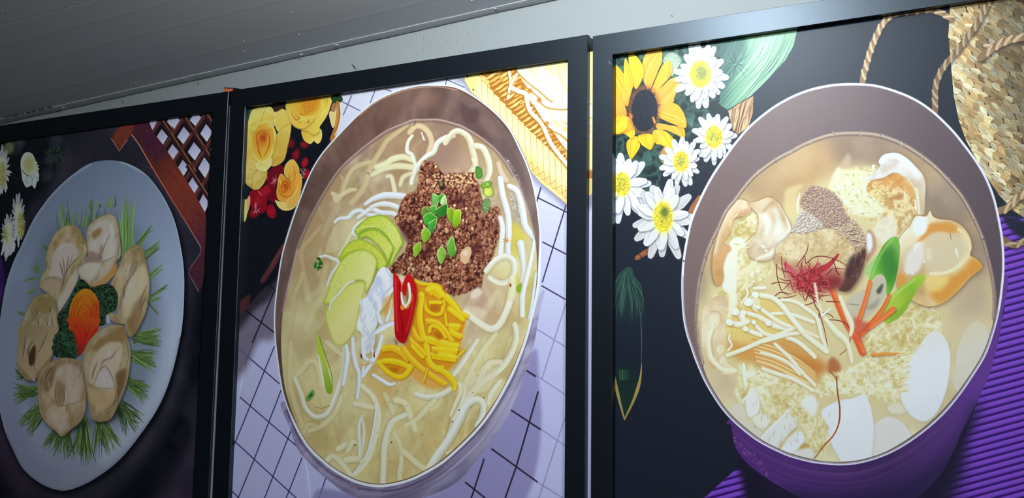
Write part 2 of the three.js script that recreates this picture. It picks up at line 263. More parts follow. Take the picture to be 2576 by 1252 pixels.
// ---------------------------------------------------------------- print one: dumplings on a white plate, wooden lattice, daisies
function printDumplings(o, b) {
  const S = Sheet(o, b, 1.66), { fill, poly, band, oval, spots, clip, lin, rad, mottle } = S;
  const z1 = (p) => p.map(([a, b2]) => [a * 0.2716, 280 + b2 * 0.2716]), z2 = (p) => p.map(([a, b2]) => [a * 0.2876, 520 + b2 * 0.2876]), z3 = (p) => p.map(([a, b2]) => [a * 0.3611, 800 + b2 * 0.3611]);
  poly([[-400, 100], [700, 100], [700, 1800], [-400, 1800]], [38, 36, 44]);
  fill([[-380, 900], [40, 1050], [80, 1240], [120, 1400], [200, 1800], [-400, 1800]], [44, 35, 48], 40);
  fill([[560, 900], [480, 1080], [420, 1200], [380, 1330], [300, 1800], [700, 1800], [700, 900]], [46, 37, 50], 30);
  fill([[500, 700], [470, 900], [440, 1040], [380, 1140], [300, 1230], [200, 1300], [60, 1260], [-60, 1120], [-60, 1240], [60, 1340], [220, 1360], [340, 1300], [440, 1180], [500, 1040], [540, 900], [540, 700]], [10, 11, 18, 0.9], 26);
  mottle([[-400, 100], [700, 100], [700, 1800], [-400, 1800]], 0.006, [26, 25, 32, 0.5], [56, 52, 62, 0.4], { smooth: false });
  // greenery behind the daisies
  fill([[-60, 330], [90, 345], [160, 360], [120, 470], [60, 540], [60, 660], [-60, 690]], [14, 16, 20, 0.85], 22);
  for (let i = 0; i < 260; i++) { const a = rnd(-40, 165), q = rnd(345, 480 - Math.max(0, a - 60) * 0.5), t = rnd(0, 6.28), l = rnd(5, 20); band([[a, q], [a + Math.cos(t) * l, q + Math.sin(t) * l]], [1.2, 1, 0.3], rnd() < 0.5 ? [48, 58, 50, 0.5] : [66, 70, 70, 0.35], { straight: true, cap: false }); }
  for (const [a, q, r] of [[140, 355, 16], [125, 400, 14], [50, 345, 18], [118, 440, 14], [40, 365, 20]]) oval(a, q, r, r * 1.3, 0.4, [80, 82, 88, 0.3], 8);
  for (let i = 0; i < 60; i++) { const a = 135 + rnd(-20, 22), q = 390 + rnd(-18, 22); band([[a, q], [a + rnd(-8, 8), q - rnd(2, 10)]], [1.6, 1.2, 0.4], [62, 82, 58, 0.6], { straight: true, cap: false }); }
  // daisies: ragged rings of petals seen slanting
  const daisy = (cx, cy, rx, ry, core, n) => {
    for (let i = 0; i < n; i++) { const t = i / n * 6.283 + rnd(-0.1, 0.1), k = rnd(0.85, 1.12), dx = Math.cos(t) * rx * k, dy = Math.sin(t) * ry * k; const L = dy > 0 ? 150 : 135; band([[cx + dx * 0.2, cy + dy * 0.2], [cx + dx * 0.7, cy + dy * 0.7], [cx + dx, cy + dy]], [3, rx * 0.36, 3], [L - 6, L - rnd(0, 14), L - 4]); }
    for (let i = 0; i < n; i++) { const t = i / n * 6.283 + 0.2, k = rnd(0.55, 0.7), dx = Math.cos(t) * rx * k, dy = Math.sin(t) * ry * k; band([[cx + dx * 0.1, cy + dy * 0.1], [cx + dx * 0.6, cy + dy * 0.6], [cx + dx, cy + dy]], [2, rx * 0.3, 2], [150, 152, 140 - rnd(0, 14), 0.9]); }
    if (core) { oval(cx + core[0], cy + core[1], core[2], core[3], 0, [126, 122, 68, 0.75], 4); for (let i = 0; i < 40; i++) oval(cx + core[0] + rnd(-1, 1) * core[2] * 0.7, cy + core[1] + rnd(-1, 1) * core[3] * 0.7, 1.1, 1.4, 0, rnd() < 0.4 ? [84, 80, 40, 0.8] : [140, 136, 82, 0.7]); }
  };
  oval(-40, 700, 52, 90, 0, [60, 34, 92], 4);
  daisy(4, 428, 23, 58, [3, 12, 9, 34], 22); oval(22, 372, 13, 16, 0.4, [104, 112, 74, 0.7], 5);
  fill(z1([[190, 470], [215, 400], [250, 378], [300, 395], [335, 470], [355, 560], [362, 600], [340, 660], [322, 715], [290, 680], [262, 700], [235, 695], [205, 620]]), [150, 153, 142]);
  for (let i = 0; i < 9; i++) band(z1([[270 + rnd(-20, 20), 560], [215 + i * 17, 620], [226 + i * 14, 690 - Math.abs(i - 4) * 9]]), [3, 5, 2.5], [160 - (i % 3) * 16, 162 - (i % 3) * 14, 156 - (i % 3) * 12]);
  for (let i = 0; i < 8; i++) { const t = -1.3 + i * 0.34; band(z1([[275, 520], [275 + Math.cos(t) * 62, 520 + Math.sin(t) * 62], [275 + Math.cos(t) * 84, 530 + Math.sin(t) * 96]]), [4, 6, 3], [152 - (i % 2) * 14, 152 - (i % 2) * 12, 138]); }
  fill(z1([[215, 440], [250, 395], [300, 410], [325, 480], [320, 560], [280, 590], [240, 560], [215, 500]]), rad(73, 414, 24, [134, 130, 84], [140, 137, 98], [148, 150, 132]));
  band(z1([[205, 545], [235, 580], [268, 600]]), 2, [60, 62, 44], { blur: 0.8 });
  daisy(45, 552, 17, 62, [8, 14, 10, 34], 20);
  daisy(21, 590, 18, 48, [-9, 10, 7, 28], 20);
  for (const [a, q, a2, q2] of [[14, 610, 12, 645], [20, 615, 14, 655], [26, 615, 28, 638], [12, 600, 4, 640], [32, 600, 34, 632]]) band([[a, q], [(a + a2) / 2 + 2, (q + q2) / 2], [a2, q2]], [4, 8, 4], [150, 152, 162]);
  oval(30, 690, 40, 40, 0, [24, 20, 40, 0.5], 18);
  // wooden corner bracket and lattice
  poly(z1([[1350, 60], [1990, 20], [2000, 1300], [1900, 930], [1620, 470], [1410, 180]]), [26, 17, 20]);
  const dia = [[1410, 100, 46, 72], [1605, 90, 60, 82], [1815, 75, 60, 72], [1500, 240, 56, 78], [1705, 230, 65, 90], [1912, 200, 58, 84], [1600, 382, 58, 80], [1800, 370, 62, 86], [1992, 350, 50, 80], [1695, 525, 54, 78], [1895, 520, 60, 98], [1790, 686, 60, 82], [1888, 850, 52, 92], [1990, 690, 50, 90]];
  for (const [a, q, w, h] of dia) poly(z1([[a - w, q + 6], [a - 4, q - h], [a + w, q - 8], [a + 4, q + h]]), lin(a * 0.2716, 280 + (q - h) * 0.2716, a * 0.2716, 280 + (q + h) * 0.2716, [118, 116, 132], [134, 132, 152], [150, 150, 170]));
  const slat = (a, q, c, d, w, col) => band(z1([[a, q], [c, d]]), w, col, { straight: true, cap: false });
  for (const [a, q, c, d] of [[1700, 60, 1400, 530], [1900, 30, 1600, 480], [2010, 190, 1690, 680], [2010, 480, 1800, 800], [1510, 60, 1390, 230]]) { slat(a, q, c, d, 9, [58, 32, 34]); slat(a - 14, q, c - 14, d, 3, [92, 54, 44, 0.8]); }
  for (const [a, q, c, d] of [[1450, 20, 1800, 560], [1660, -10, 2010, 540], [1500, 420, 1640, 640], [1390, 220, 1540, 470], [1730, 500, 1990, 900], [1860, -40, 2000, 180], [1620, 520, 1850, 900]]) { slat(a, q, c, d, 9, [40, 24, 28]); slat(a + 16, q - 4, c + 16, d - 4, 4, [104, 68, 46, 0.85]); }
  for (const [a, q] of [[1690, 330], [1810, 190], [1590, 170], [1500, 330], [1790, 490], [1605, 480], [1900, 330], [1710, 620], [1890, 640]]) oval(a * 0.2716, 280 + q * 0.2716, 6.5, 7.5, 0, [62, 32, 30, 0.85], 2.5);
  const bracket = [[280, 346], [289, 328], [302, 318], [372, 296], [383, 329], [410, 364], [440, 408], [489, 486], [515, 533], [519, 575], [520, 610], [517, 630], [514, 690], [506, 724], [499, 733], [493, 724], [474, 686], [479, 672], [503, 640], [506, 622], [478, 576], [434, 505], [380, 416], [350, 364], [331, 338], [320, 351], [301, 380]];
  poly(bracket, lin(360, 330, 520, 700, [58, 30, 36], [66, 32, 30], [92, 42, 32], [86, 38, 34], [62, 30, 40], [52, 30, 38]));
  clip(bracket, () => {
    fill([[285, 345], [300, 318], [336, 312], [326, 345], [300, 378]], [94, 44, 34, 0.9], 5);
    fill([[350, 300], [380, 300], [420, 380], [390, 400], [352, 350]], [56, 28, 42, 0.9], 8);
    spots(bracket, 220, (a, q) => band([[a, q], [a + rnd(3, 9), q + rnd(5, 15)]], 1.6, rnd() < 0.5 ? [122, 58, 38, 0.22] : [40, 18, 20, 0.28], { straight: true }), false);
  }, false);
  band([[331, 338], [350, 364], [380, 416], [434, 505], [478, 576], [505, 621]], 2.6, lin(331, 338, 505, 621, [150, 112, 104], [158, 84, 64], [132, 74, 60], [110, 88, 92]), { straight: true });
  band([[505, 621], [503, 640], [479, 672], [474, 686], [499, 733]], 1.8, [96, 76, 86], { straight: true });
  band([[280, 348], [300, 380], [320, 351]], 2.4, [132, 92, 84], { straight: true });
  // plate
  const plate = [[282, 403], [228, 410], [177, 443], [136, 481], [109, 514], [81, 557], [52, 620], [37, 650], [17, 707], [4, 775], [-5, 850], [-7, 930], [-3, 1010], [2, 1045], [14, 1089], [33, 1132], [58, 1179], [101, 1215], [144, 1232], [181, 1230], [238, 1204], [303, 1154], [361, 1082], [404, 1013], [433, 937], [453, 851], [460, 800], [463, 745], [463, 690], [458, 640], [443, 568], [424, 519], [399, 476], [367, 438], [326, 413]];
  fill(plate.map(([a, q]) => [a * 1.012 + 2, q + 8]), [6, 7, 12, 0.9], 12);
  fill(plate, lin(230, 403, 240, 1232, [88, 97, 114], [102, 110, 127], [118, 126, 143], [124, 130, 147], [116, 119, 134], [106, 107, 120]));
  clip(plate, () => {
    band(plate.slice(24, 34).concat([[300, 405]]), 10, [146, 154, 172, 0.55], { blur: 3, off: 0.3 });
    band(plate.slice(1, 12), 8, [122, 130, 146, 0.6], { blur: 4, off: -0.2 });
    band(plate.slice(14, 26), 10, [86, 86, 100, 0.7], { blur: 5, off: 0.1 });
    fill([[60, 700], [40, 900], [80, 1120], [160, 1200], [60, 1190], [-10, 1000], [-10, 800]], [96, 98, 116, 0.45], 24);
    fill([[250, 1120], [330, 1060], [390, 960], [420, 860], [440, 760], [450, 860], [420, 990], [350, 1090], [260, 1170]], [138, 145, 160, 0.5], 16);
    // grass spread under the dumplings
    const blade = (a, q, c, d, w, k) => { const m = [(a + c) / 2 + rnd(-5, 5), (q + d) / 2 + rnd(-5, 5)], e = rnd(), cc = e < 0.35 ? [58, 78, 44] : e < 0.7 ? [80, 100, 56] : [100, 120, 70]; band([[a, q], m, [c, d]], [w, w, 0.6], [cc[0] * k, cc[1] * k, cc[2] * k, rnd(0.75, 1)], { cap: false }); };
    fill([[100, 620], [160, 560], [300, 540], [370, 620], [400, 760], [390, 900], [330, 1020], [230, 1100], [130, 1080], [60, 980], [50, 820]], [60, 70, 76, 0.45], 30);
    for (let i = 0; i < 60; i++) { const t = rnd(-2.1, -1.05), r = rnd(150, 225); blade(210 + Math.cos(t) * 120, 720 + Math.sin(t) * 150, 212 + Math.cos(t) * r * 0.72, 715 + Math.sin(t) * r * 1.02, 2.4, 1.05); }
    for (let i = 0; i < 26; i++) { const a = rnd(296, 330); blade(a + 4, rnd(600, 660), a + rnd(-2, 12), rnd(486, 560), 3, 1.15); }
    for (const [a, q, c, d] of [[345, 614, 380, 570], [348, 616, 384, 575], [352, 622, 380, 580], [362, 632, 405, 602], [366, 640, 400, 612], [370, 650, 402, 622], [374, 694, 412, 666], [376, 700, 410, 672], [380, 745, 424, 714], [380, 752, 420, 722], [378, 760, 404, 750], [372, 760, 400, 790], [270, 522, 272, 500], [278, 520, 274, 494], [286, 522, 290, 490], [232, 530, 230, 498], [248, 520, 252, 508], [95, 700, 60, 708], [96, 690, 78, 668], [100, 680, 90, 660], [85, 730, 66, 740], [60, 790, 44, 786], [118, 630, 112, 612]]) for (let j = 0; j < 3; j++) blade(a + rnd(-3, 3), q + rnd(-3, 3), c + rnd(-4, 4), d + rnd(-4, 4), 3.2, 1.0);
    const fan = (cx, cy, t0, t1, r0, r1, n, k = 1) => { for (let i = 0; i < n; i++) { const t = rnd(t0, t1), r = rnd(r0, r1); blade(cx + rnd(-12, 12), cy + rnd(-14, 14), cx + Math.cos(t) * r, cy + Math.sin(t) * r * 1.25, rnd(2.2, 4), k * rnd(0.75, 1.15)); } };
    fan(345, 850, -0.5, 0.35, 40, 64, 60, 1.0); fan(335, 895, -0.25, 0.6, 40, 66, 55, 0.95); fan(320, 960, -0.1, 0.9, 36, 66, 60, 0.95); fan(300, 1020, 0.3, 1.4, 40, 72, 44, 0.8);
    fan(250, 1050, 0.7, 1.9, 46, 84, 70, 0.9); fan(210, 1060, 1.1, 2.1, 50, 92, 80, 0.95); fan(160, 1060, 1.2, 2.4, 44, 80, 60, 0.85); fan(100, 1030, 1.9, 2.9, 34, 62, 46, 0.85); fan(85, 985, 2.5, 3.5, 34, 58, 46, 0.95); fan(80, 940, 2.7, 3.6, 30, 48, 26, 0.8);
    fill([[120, 1040], [200, 1060], [300, 1050], [300, 1020], [220, 1070], [150, 1080]], [22, 28, 26, 0.6], 12);
    // dumplings
    const fold = (p, w = 2, a = 0.7) => { band(p, [1, w * 2.4, 1], [96, 74, 52, a * 0.4], { blur: 4 }); band(p, [0.6, w, 0.6], [82, 60, 42, a], { blur: 1.2 }); band(p.map(([u, v]) => [u + 2.6, v + 1]), [0.5, w * 1.1, 0.5], [178, 166, 146, a * 0.6], { blur: 1.6 }); }, shine = (p, w = 3, a = 0.55) => band(p, [0.6, w, 0.6], [176, 164, 156, a], { blur: 1.4 });
    const dumpling = (pts, cx, cy, r, a, b2, c) => { fill(pts.map(([u, v]) => [u + 3, v + 6]), [30, 28, 26, 0.55], 6); fill(pts, rad(cx, cy, r, a, b2, c)); mottle(pts, 0.02, [96, 76, 46, 0.5], [172, 160, 142, 0.4], { sx: 1.5, k: 3.4, seedAt: cx * 0.1 }); clip(pts, () => { band([...pts, pts[0]], 6, [104, 82, 50, 0.45], { blur: 5 }); band([...pts, pts[0]].map(([u, v]) => [u + 3, v + 4]), 2.4, [182, 168, 138, 0.35], { blur: 2 }); }); };
    const D1 = z2([[400, 440], [430, 330], [500, 210], [600, 160], [690, 190], [730, 270], [770, 340], [760, 410], [700, 520], [680, 640], [620, 760], [560, 860], [500, 940], [480, 900], [440, 790], [370, 720], [345, 690], [365, 600], [400, 540]]);
    dumpling(D1, 165, 610, 70, [150, 130, 112], [136, 118, 84], [124, 110, 74]);
    clip(D1, () => { fill(z2([[440, 540], [470, 400], [560, 320], [650, 330], [690, 420], [640, 480], [590, 600], [540, 640], [430, 600]]), [150, 138, 132, 0.9], 5); fill(z2([[420, 640], [520, 640], [545, 660], [530, 700], [480, 750], [400, 740], [370, 700]]), [140, 120, 106, 0.9], 5); fill(z2([[500, 880], [520, 800], [600, 640], [700, 500], [770, 400], [740, 480], [680, 640], [600, 800], [520, 930]]), [158, 144, 134, 0.8], 5); fold(z2([[550, 440], [560, 520], [570, 600]])); fold(z2([[600, 420], [590, 500], [575, 580]])); fold(z2([[520, 480], [545, 560], [560, 640]]), 3); fold(z2([[380, 640], [450, 620], [545, 640], [560, 690]]), 4); fold(z2([[420, 470], [400, 560]])); fold(z2([[545, 640], [600, 540], [690, 430]]), 3); fold(z2([[640, 420], [560, 640], [520, 760]]), 2); shine(z2([[480, 400], [560, 330], [640, 350]]), 6, 0.4); shine(z2([[700, 330], [740, 350], [750, 400]]), 8, 0.4); });
    const D2 = z2([[670, 520], [740, 450], [770, 400], [755, 240], [790, 150], [870, 90], [960, 65], [1020, 110], [1045, 260], [1055, 420], [1020, 480], [1020, 560], [960, 640], [880, 700], [830, 740], [780, 700], [720, 650], [690, 590]]);
    dumpling(D2, 248, 640, 85, [150, 128, 96], [144, 132, 118], [132, 118, 90]);
    clip(D2, () => { fill(z2([[790, 250], [830, 150], [940, 110], [1000, 200], [1000, 420], [900, 480], [800, 440]]), [152, 146, 140, 0.7], 6); fill(z2([[800, 240], [850, 190], [890, 190], [880, 230], [830, 290]]), [110, 86, 46, 0.8], 4); fill(z2([[740, 440], [790, 390], [880, 420], [880, 470], [740, 480]]), [112, 90, 82, 0.8], 4); fill(z2([[960, 560], [1010, 470], [1030, 540], [960, 630], [880, 690], [840, 730], [800, 700], [880, 640]]), [148, 100, 48, 0.8], 7); fill(z2([[690, 530], [780, 490], [870, 490], [860, 580], [760, 640], [700, 600]]), [160, 146, 136, 0.8], 7); fold(z2([[890, 330], [880, 400], [870, 475]]), 3); fold(z2([[950, 250], [900, 380], [890, 470]]), 2); fold(z2([[680, 530], [770, 480], [900, 480], [1010, 430]]), 2.4); fold(z2([[1040, 300], [1030, 420], [1000, 520]]), 2); shine(z2([[850, 250], [830, 330], [840, 420]]), 6, 0.6); shine(z2([[970, 150], [985, 240], [960, 330]]), 9, 0.7); shine(z2([[925, 230], [915, 330]]), 5, 0.6); });
    const D3 = z2([[1200, 330], [1250, 380], [1285, 520], [1308, 650], [1300, 800], [1270, 930], [1220, 1040], [1170, 1120], [1130, 1135], [1090, 1080], [1090, 1030], [1000, 1010], [940, 950], [960, 920], [1020, 940], [1030, 880], [1020, 790], [970, 680], [990, 620], [1040, 520], [1080, 420], [1140, 360]]);
    dumpling(D3, 330, 720, 95, [150, 134, 112], [140, 122, 92], [120, 104, 76]);
    clip(D3, () => { fill(z2([[1090, 700], [1110, 580], [1160, 480], [1210, 470], [1190, 560], [1130, 650], [1090, 780], [1050, 900], [1030, 920], [1050, 800]]), [110, 92, 78, 0.6], 7); fill(z2([[1120, 640], [1190, 560], [1260, 520], [1290, 640], [1240, 800], [1150, 950], [1080, 960], [1070, 860]]), [158, 142, 120, 0.8], 7); fill(z2([[1130, 1020], [1150, 900], [1190, 830], [1240, 790], [1260, 860], [1220, 1000], [1150, 1080]]), [104, 76, 50, 0.65], 8); fold(z2([[1210, 470], [1180, 560], [1120, 650], [1070, 780], [1050, 900]]), 2.6); fold(z2([[1285, 680], [1240, 800], [1230, 870]]), 3); fold(z2([[1270, 800], [1240, 880], [1250, 900]]), 3); fold(z2([[1100, 560], [1110, 555]]), 4); fold(z2([[1090, 680], [1085, 800]]), 3); shine(z2([[1150, 480], [1120, 560], [1110, 640]]), 8, 0.5); shine(z2([[1190, 620], [1120, 740], [1080, 850]]), 6, 0.35); });
    const D4 = z2([[270, 830], [310, 780], [400, 760], [470, 790], [490, 850], [510, 960], [512, 1080], [480, 1150], [470, 1250], [430, 1370], [400, 1440], [260, 1520], [160, 1420], [150, 1290], [165, 1100], [200, 980]]);
    dumpling(D4.map(([u, v]) => [u, Math.min(v, 958)]), 95, 850, 80, [136, 122, 98], [130, 114, 86], [118, 102, 74]);
    clip(D4, () => { fill(z2([[300, 880], [350, 800], [450, 830], [450, 920], [380, 930], [320, 920]]), [116, 98, 60, 0.7], 8); fill(z2([[330, 1200], [400, 1030], [450, 930], [500, 960], [505, 1080], [470, 1150], [440, 1300], [360, 1290]]), [146, 130, 108, 0.7], 7); fold(z2([[340, 910], [400, 950], [418, 1000], [390, 1130], [320, 1250]]), 2.4); fold(z2([[240, 1060], [300, 980], [340, 1010], [300, 1120], [310, 1200]]), 3); fold(z2([[310, 880], [330, 920], [290, 970]]), 3); fold(z2([[440, 880], [445, 920]]), 5, 0.8); fold(z2([[450, 940], [460, 1060], [420, 1130]]), 2); shine(z2([[330, 920], [400, 960], [412, 1000]]), 2.5, 0.7); shine(z2([[420, 1000], [435, 1080]]), 5, 0.4); shine(z2([[340, 1060], [310, 1130]]), 5, 0.3); });
    const D4b = z3([[120, 300], [130, 180], [150, 60], [400, 60], [405, 120], [380, 200], [300, 330], [250, 380], [240, 440], [200, 400], [150, 345]]);
    fill(D4b, lin(60, 830, 110, 950, [122, 106, 78], [134, 116, 90], [140, 124, 104]));
    clip(D4b, () => { fold(z3([[240, 150], [200, 220], [215, 320]]), 5); fill(z3([[205, 240], [245, 190], [240, 310], [205, 325]]), [56, 36, 24, 0.9], 3); fold(z3([[330, 100], [300, 180], [260, 250]]), 3); fold(z3([[180, 100], [170, 200], [160, 280]]), 3); fold(z3([[250, 260], [240, 330], [250, 370]]), 2.5); fill(z3([[270, 250], [340, 160], [400, 110], [370, 230], [300, 330]]), [140, 122, 96, 0.7], 6); shine(z3([[210, 130], [180, 220]]), 6, 0.35); });
    // parsley and the carved carrot
    const parsley = (pts, n) => { fill(pts, [24, 34, 28], 2); mottle(pts, 0.11, [10, 16, 14, 0.8], [64, 92, 62, 0.8], { ridge: true }); spots(pts, n, (a, q) => { const k = rnd(0.6, 1.5); for (let j = 0; j < 3; j++) oval(a + rnd(-3, 3), q + rnd(-3, 3), rnd(1.2, 3), rnd(1.2, 3.2), rnd(0, 3), [36 * k, 54 * k, 38 * k, 0.9]); }); };
    parsley(z2([[500, 960], [560, 900], [590, 860], [700, 640], [800, 700], [900, 680], [980, 690], [1030, 780], [1010, 900], [940, 940], [920, 1020], [870, 1040], [600, 1070], [680, 1160], [690, 1280], [640, 1330], [480, 1300], [465, 1200], [480, 1130], [515, 1070]]), 210);
    parsley(z3([[375, 160], [400, 110], [480, 80], [540, 120], [545, 200], [520, 270], [440, 240], [390, 270]]), 110);
    fill(z2([[930, 950], [950, 950], [960, 1010], [930, 1010]]), [130, 138, 150], 2);
    const carrot = z2([[600, 1010], [605, 900], [640, 800], [700, 730], [760, 715], [820, 750], [860, 820], [872, 920], [865, 1040], [820, 1130], [760, 1230], [690, 1260], [660, 1120], [605, 1070]]);
    fill(carrot, lin(215, 725, 215, 890, [198, 102, 28], [196, 84, 24], [186, 62, 24], [150, 38, 26], [128, 30, 28]));
    clip(carrot, () => { fill(z2([[800, 850], [870, 860], [870, 1100], [800, 1160], [790, 1000]]), [160, 44, 28, 0.6], 7); for (const p of [[[640, 1040], [650, 900], [700, 800], [745, 770]], [[745, 770], [800, 810], [830, 900], [835, 1020]], [[670, 1050], [680, 930], [725, 850], [775, 880], [795, 970], [790, 1060]], [[700, 1050], [712, 960], [740, 920], [760, 970], [758, 1050]], [[620, 980], [640, 860], [690, 770]], [[850, 960], [840, 860], [800, 780]]]) { band(z2(p), [1, 2.6, 1], [126, 40, 14, 0.7], { blur: 0.8 }); band(z2(p).map(([a, q]) => [a - 2.5, q - 1]), [0.6, 2, 0.6], [222, 126, 44, 0.4], { blur: 1.2 }); } });
    fill(z2([[650, 1110], [720, 1060], [860, 1060], [800, 1160], [740, 1240], [690, 1250]]), [146, 34, 26, 0.9], 4);
    const carrotLow = z3([[470, 0], [680, 0], [690, 40], [640, 100], [600, 180], [565, 255], [540, 250], [545, 150], [520, 90]]);
    fill(carrotLow, lin(220, 800, 205, 890, [188, 66, 26], [160, 42, 26], [118, 30, 30]), 1.5);
    for (const p of [[[560, 40], [600, 90], [570, 160]], [[640, 30], [610, 110], [580, 190]], [[520, 30], [545, 80]]]) band(z3(p), [0.6, 2, 0.6], [104, 24, 18, 0.7], { blur: 0.8 });
    const D6 = z3([[580, 250], [610, 170], [680, 90], [760, 50], [830, 45], [865, 60], [885, 130], [908, 220], [905, 330], [880, 460], [830, 590], [780, 690], [740, 715], [680, 720], [640, 690], [615, 590], [585, 470], [572, 350]]);
    dumpling(D6, 265, 930, 90, [150, 136, 114], [138, 120, 92], [122, 104, 78]);
    clip(D6, () => { fill(z3([[640, 210], [700, 140], [800, 90], [860, 60], [870, 150], [830, 180], [760, 170], [690, 230]]), [108, 84, 50, 0.75], 6); fill(z3([[620, 420], [650, 270], [740, 180], [840, 170], [850, 260], [800, 400], [790, 480], [660, 470]]), [150, 136, 118, 0.9], 5); fill(z3([[810, 390], [870, 350], [880, 400], [830, 560], [790, 620], [810, 500]]), [88, 64, 44, 0.85], 6); fill(z3([[670, 460], [690, 370], [760, 330], [790, 430], [770, 500], [700, 500]]), [152, 142, 140, 0.8], 5); fold(z3([[700, 350], [720, 300], [780, 270], [830, 200]]), 3); fold(z3([[680, 300], [650, 380], [640, 430]]), 3); fold(z3([[660, 450], [690, 370], [740, 340], [790, 430], [800, 490]]), 2.5); fold(z3([[600, 450], [680, 490], [800, 490]]), 2.4); fold(z3([[800, 500], [800, 590], [730, 650]]), 3); fold(z3([[860, 60], [880, 150], [895, 260], [870, 380]]), 2); fill(z3([[610, 490], [700, 500], [800, 500], [790, 580], [720, 640], [640, 600]]), [150, 128, 92, 0.6], 6); shine(z3([[770, 190], [750, 290]]), 6, 0.5); shine(z3([[820, 200], [820, 310]]), 6, 0.4); shine(z3([[585, 300], [600, 420]]), 5, 0.4); shine(z3([[720, 400], [730, 470]]), 8, 0.4); });
    const D5 = z3([[260, 430], [300, 340], [380, 290], [450, 275], [540, 290], [575, 330], [585, 420], [600, 520], [595, 640], [560, 720], [500, 770], [450, 815], [420, 820], [390, 790], [320, 730], [280, 660], [265, 560]]);
    dumpling(D5, 155, 1000, 75, [152, 134, 112], [144, 124, 98], [122, 102, 80]);
    clip(D5, () => { fill(z3([[305, 480], [330, 370], [380, 335], [385, 370], [345, 500], [310, 510]]), [96, 74, 50, 0.75], 5); fill(z3([[385, 560], [395, 450], [430, 400], [460, 430], [450, 560], [410, 605]]), [110, 90, 62, 0.8], 5); fill(z3([[380, 400], [450, 320], [540, 340], [570, 420], [560, 560], [480, 600], [460, 480]]), [150, 136, 124, 0.7], 7); fold(z3([[370, 340], [330, 400], [305, 490]]), 3); fold(z3([[395, 440], [385, 530], [400, 600], [440, 600], [455, 470]]), 2.6); fold(z3([[300, 510], [360, 560], [400, 605], [500, 600], [590, 560]]), 2); fold(z3([[550, 310], [570, 350], [545, 420]]), 2.5); fill(z3([[340, 620], [420, 680], [470, 660], [460, 750], [420, 790], [360, 720]]), [152, 140, 134, 0.6], 7); shine(z3([[420, 330], [430, 390]]), 8, 0.4); shine(z3([[340, 430], [345, 500]]), 6, 0.4); shine(z3([[455, 480], [460, 560]]), 4, 0.5); });
  });
  { const [u] = [1588 * (W - 0.0102) / (b[1] - b[0])]; S.x.fillStyle = '#a2a4a8'; S.x.fillRect(u, 0, 1588 - u, 2048); }      // unprinted margin of the sheet, behind the right rail
  S.press(1.04, 1.0, 7);
  return S.texture();
}
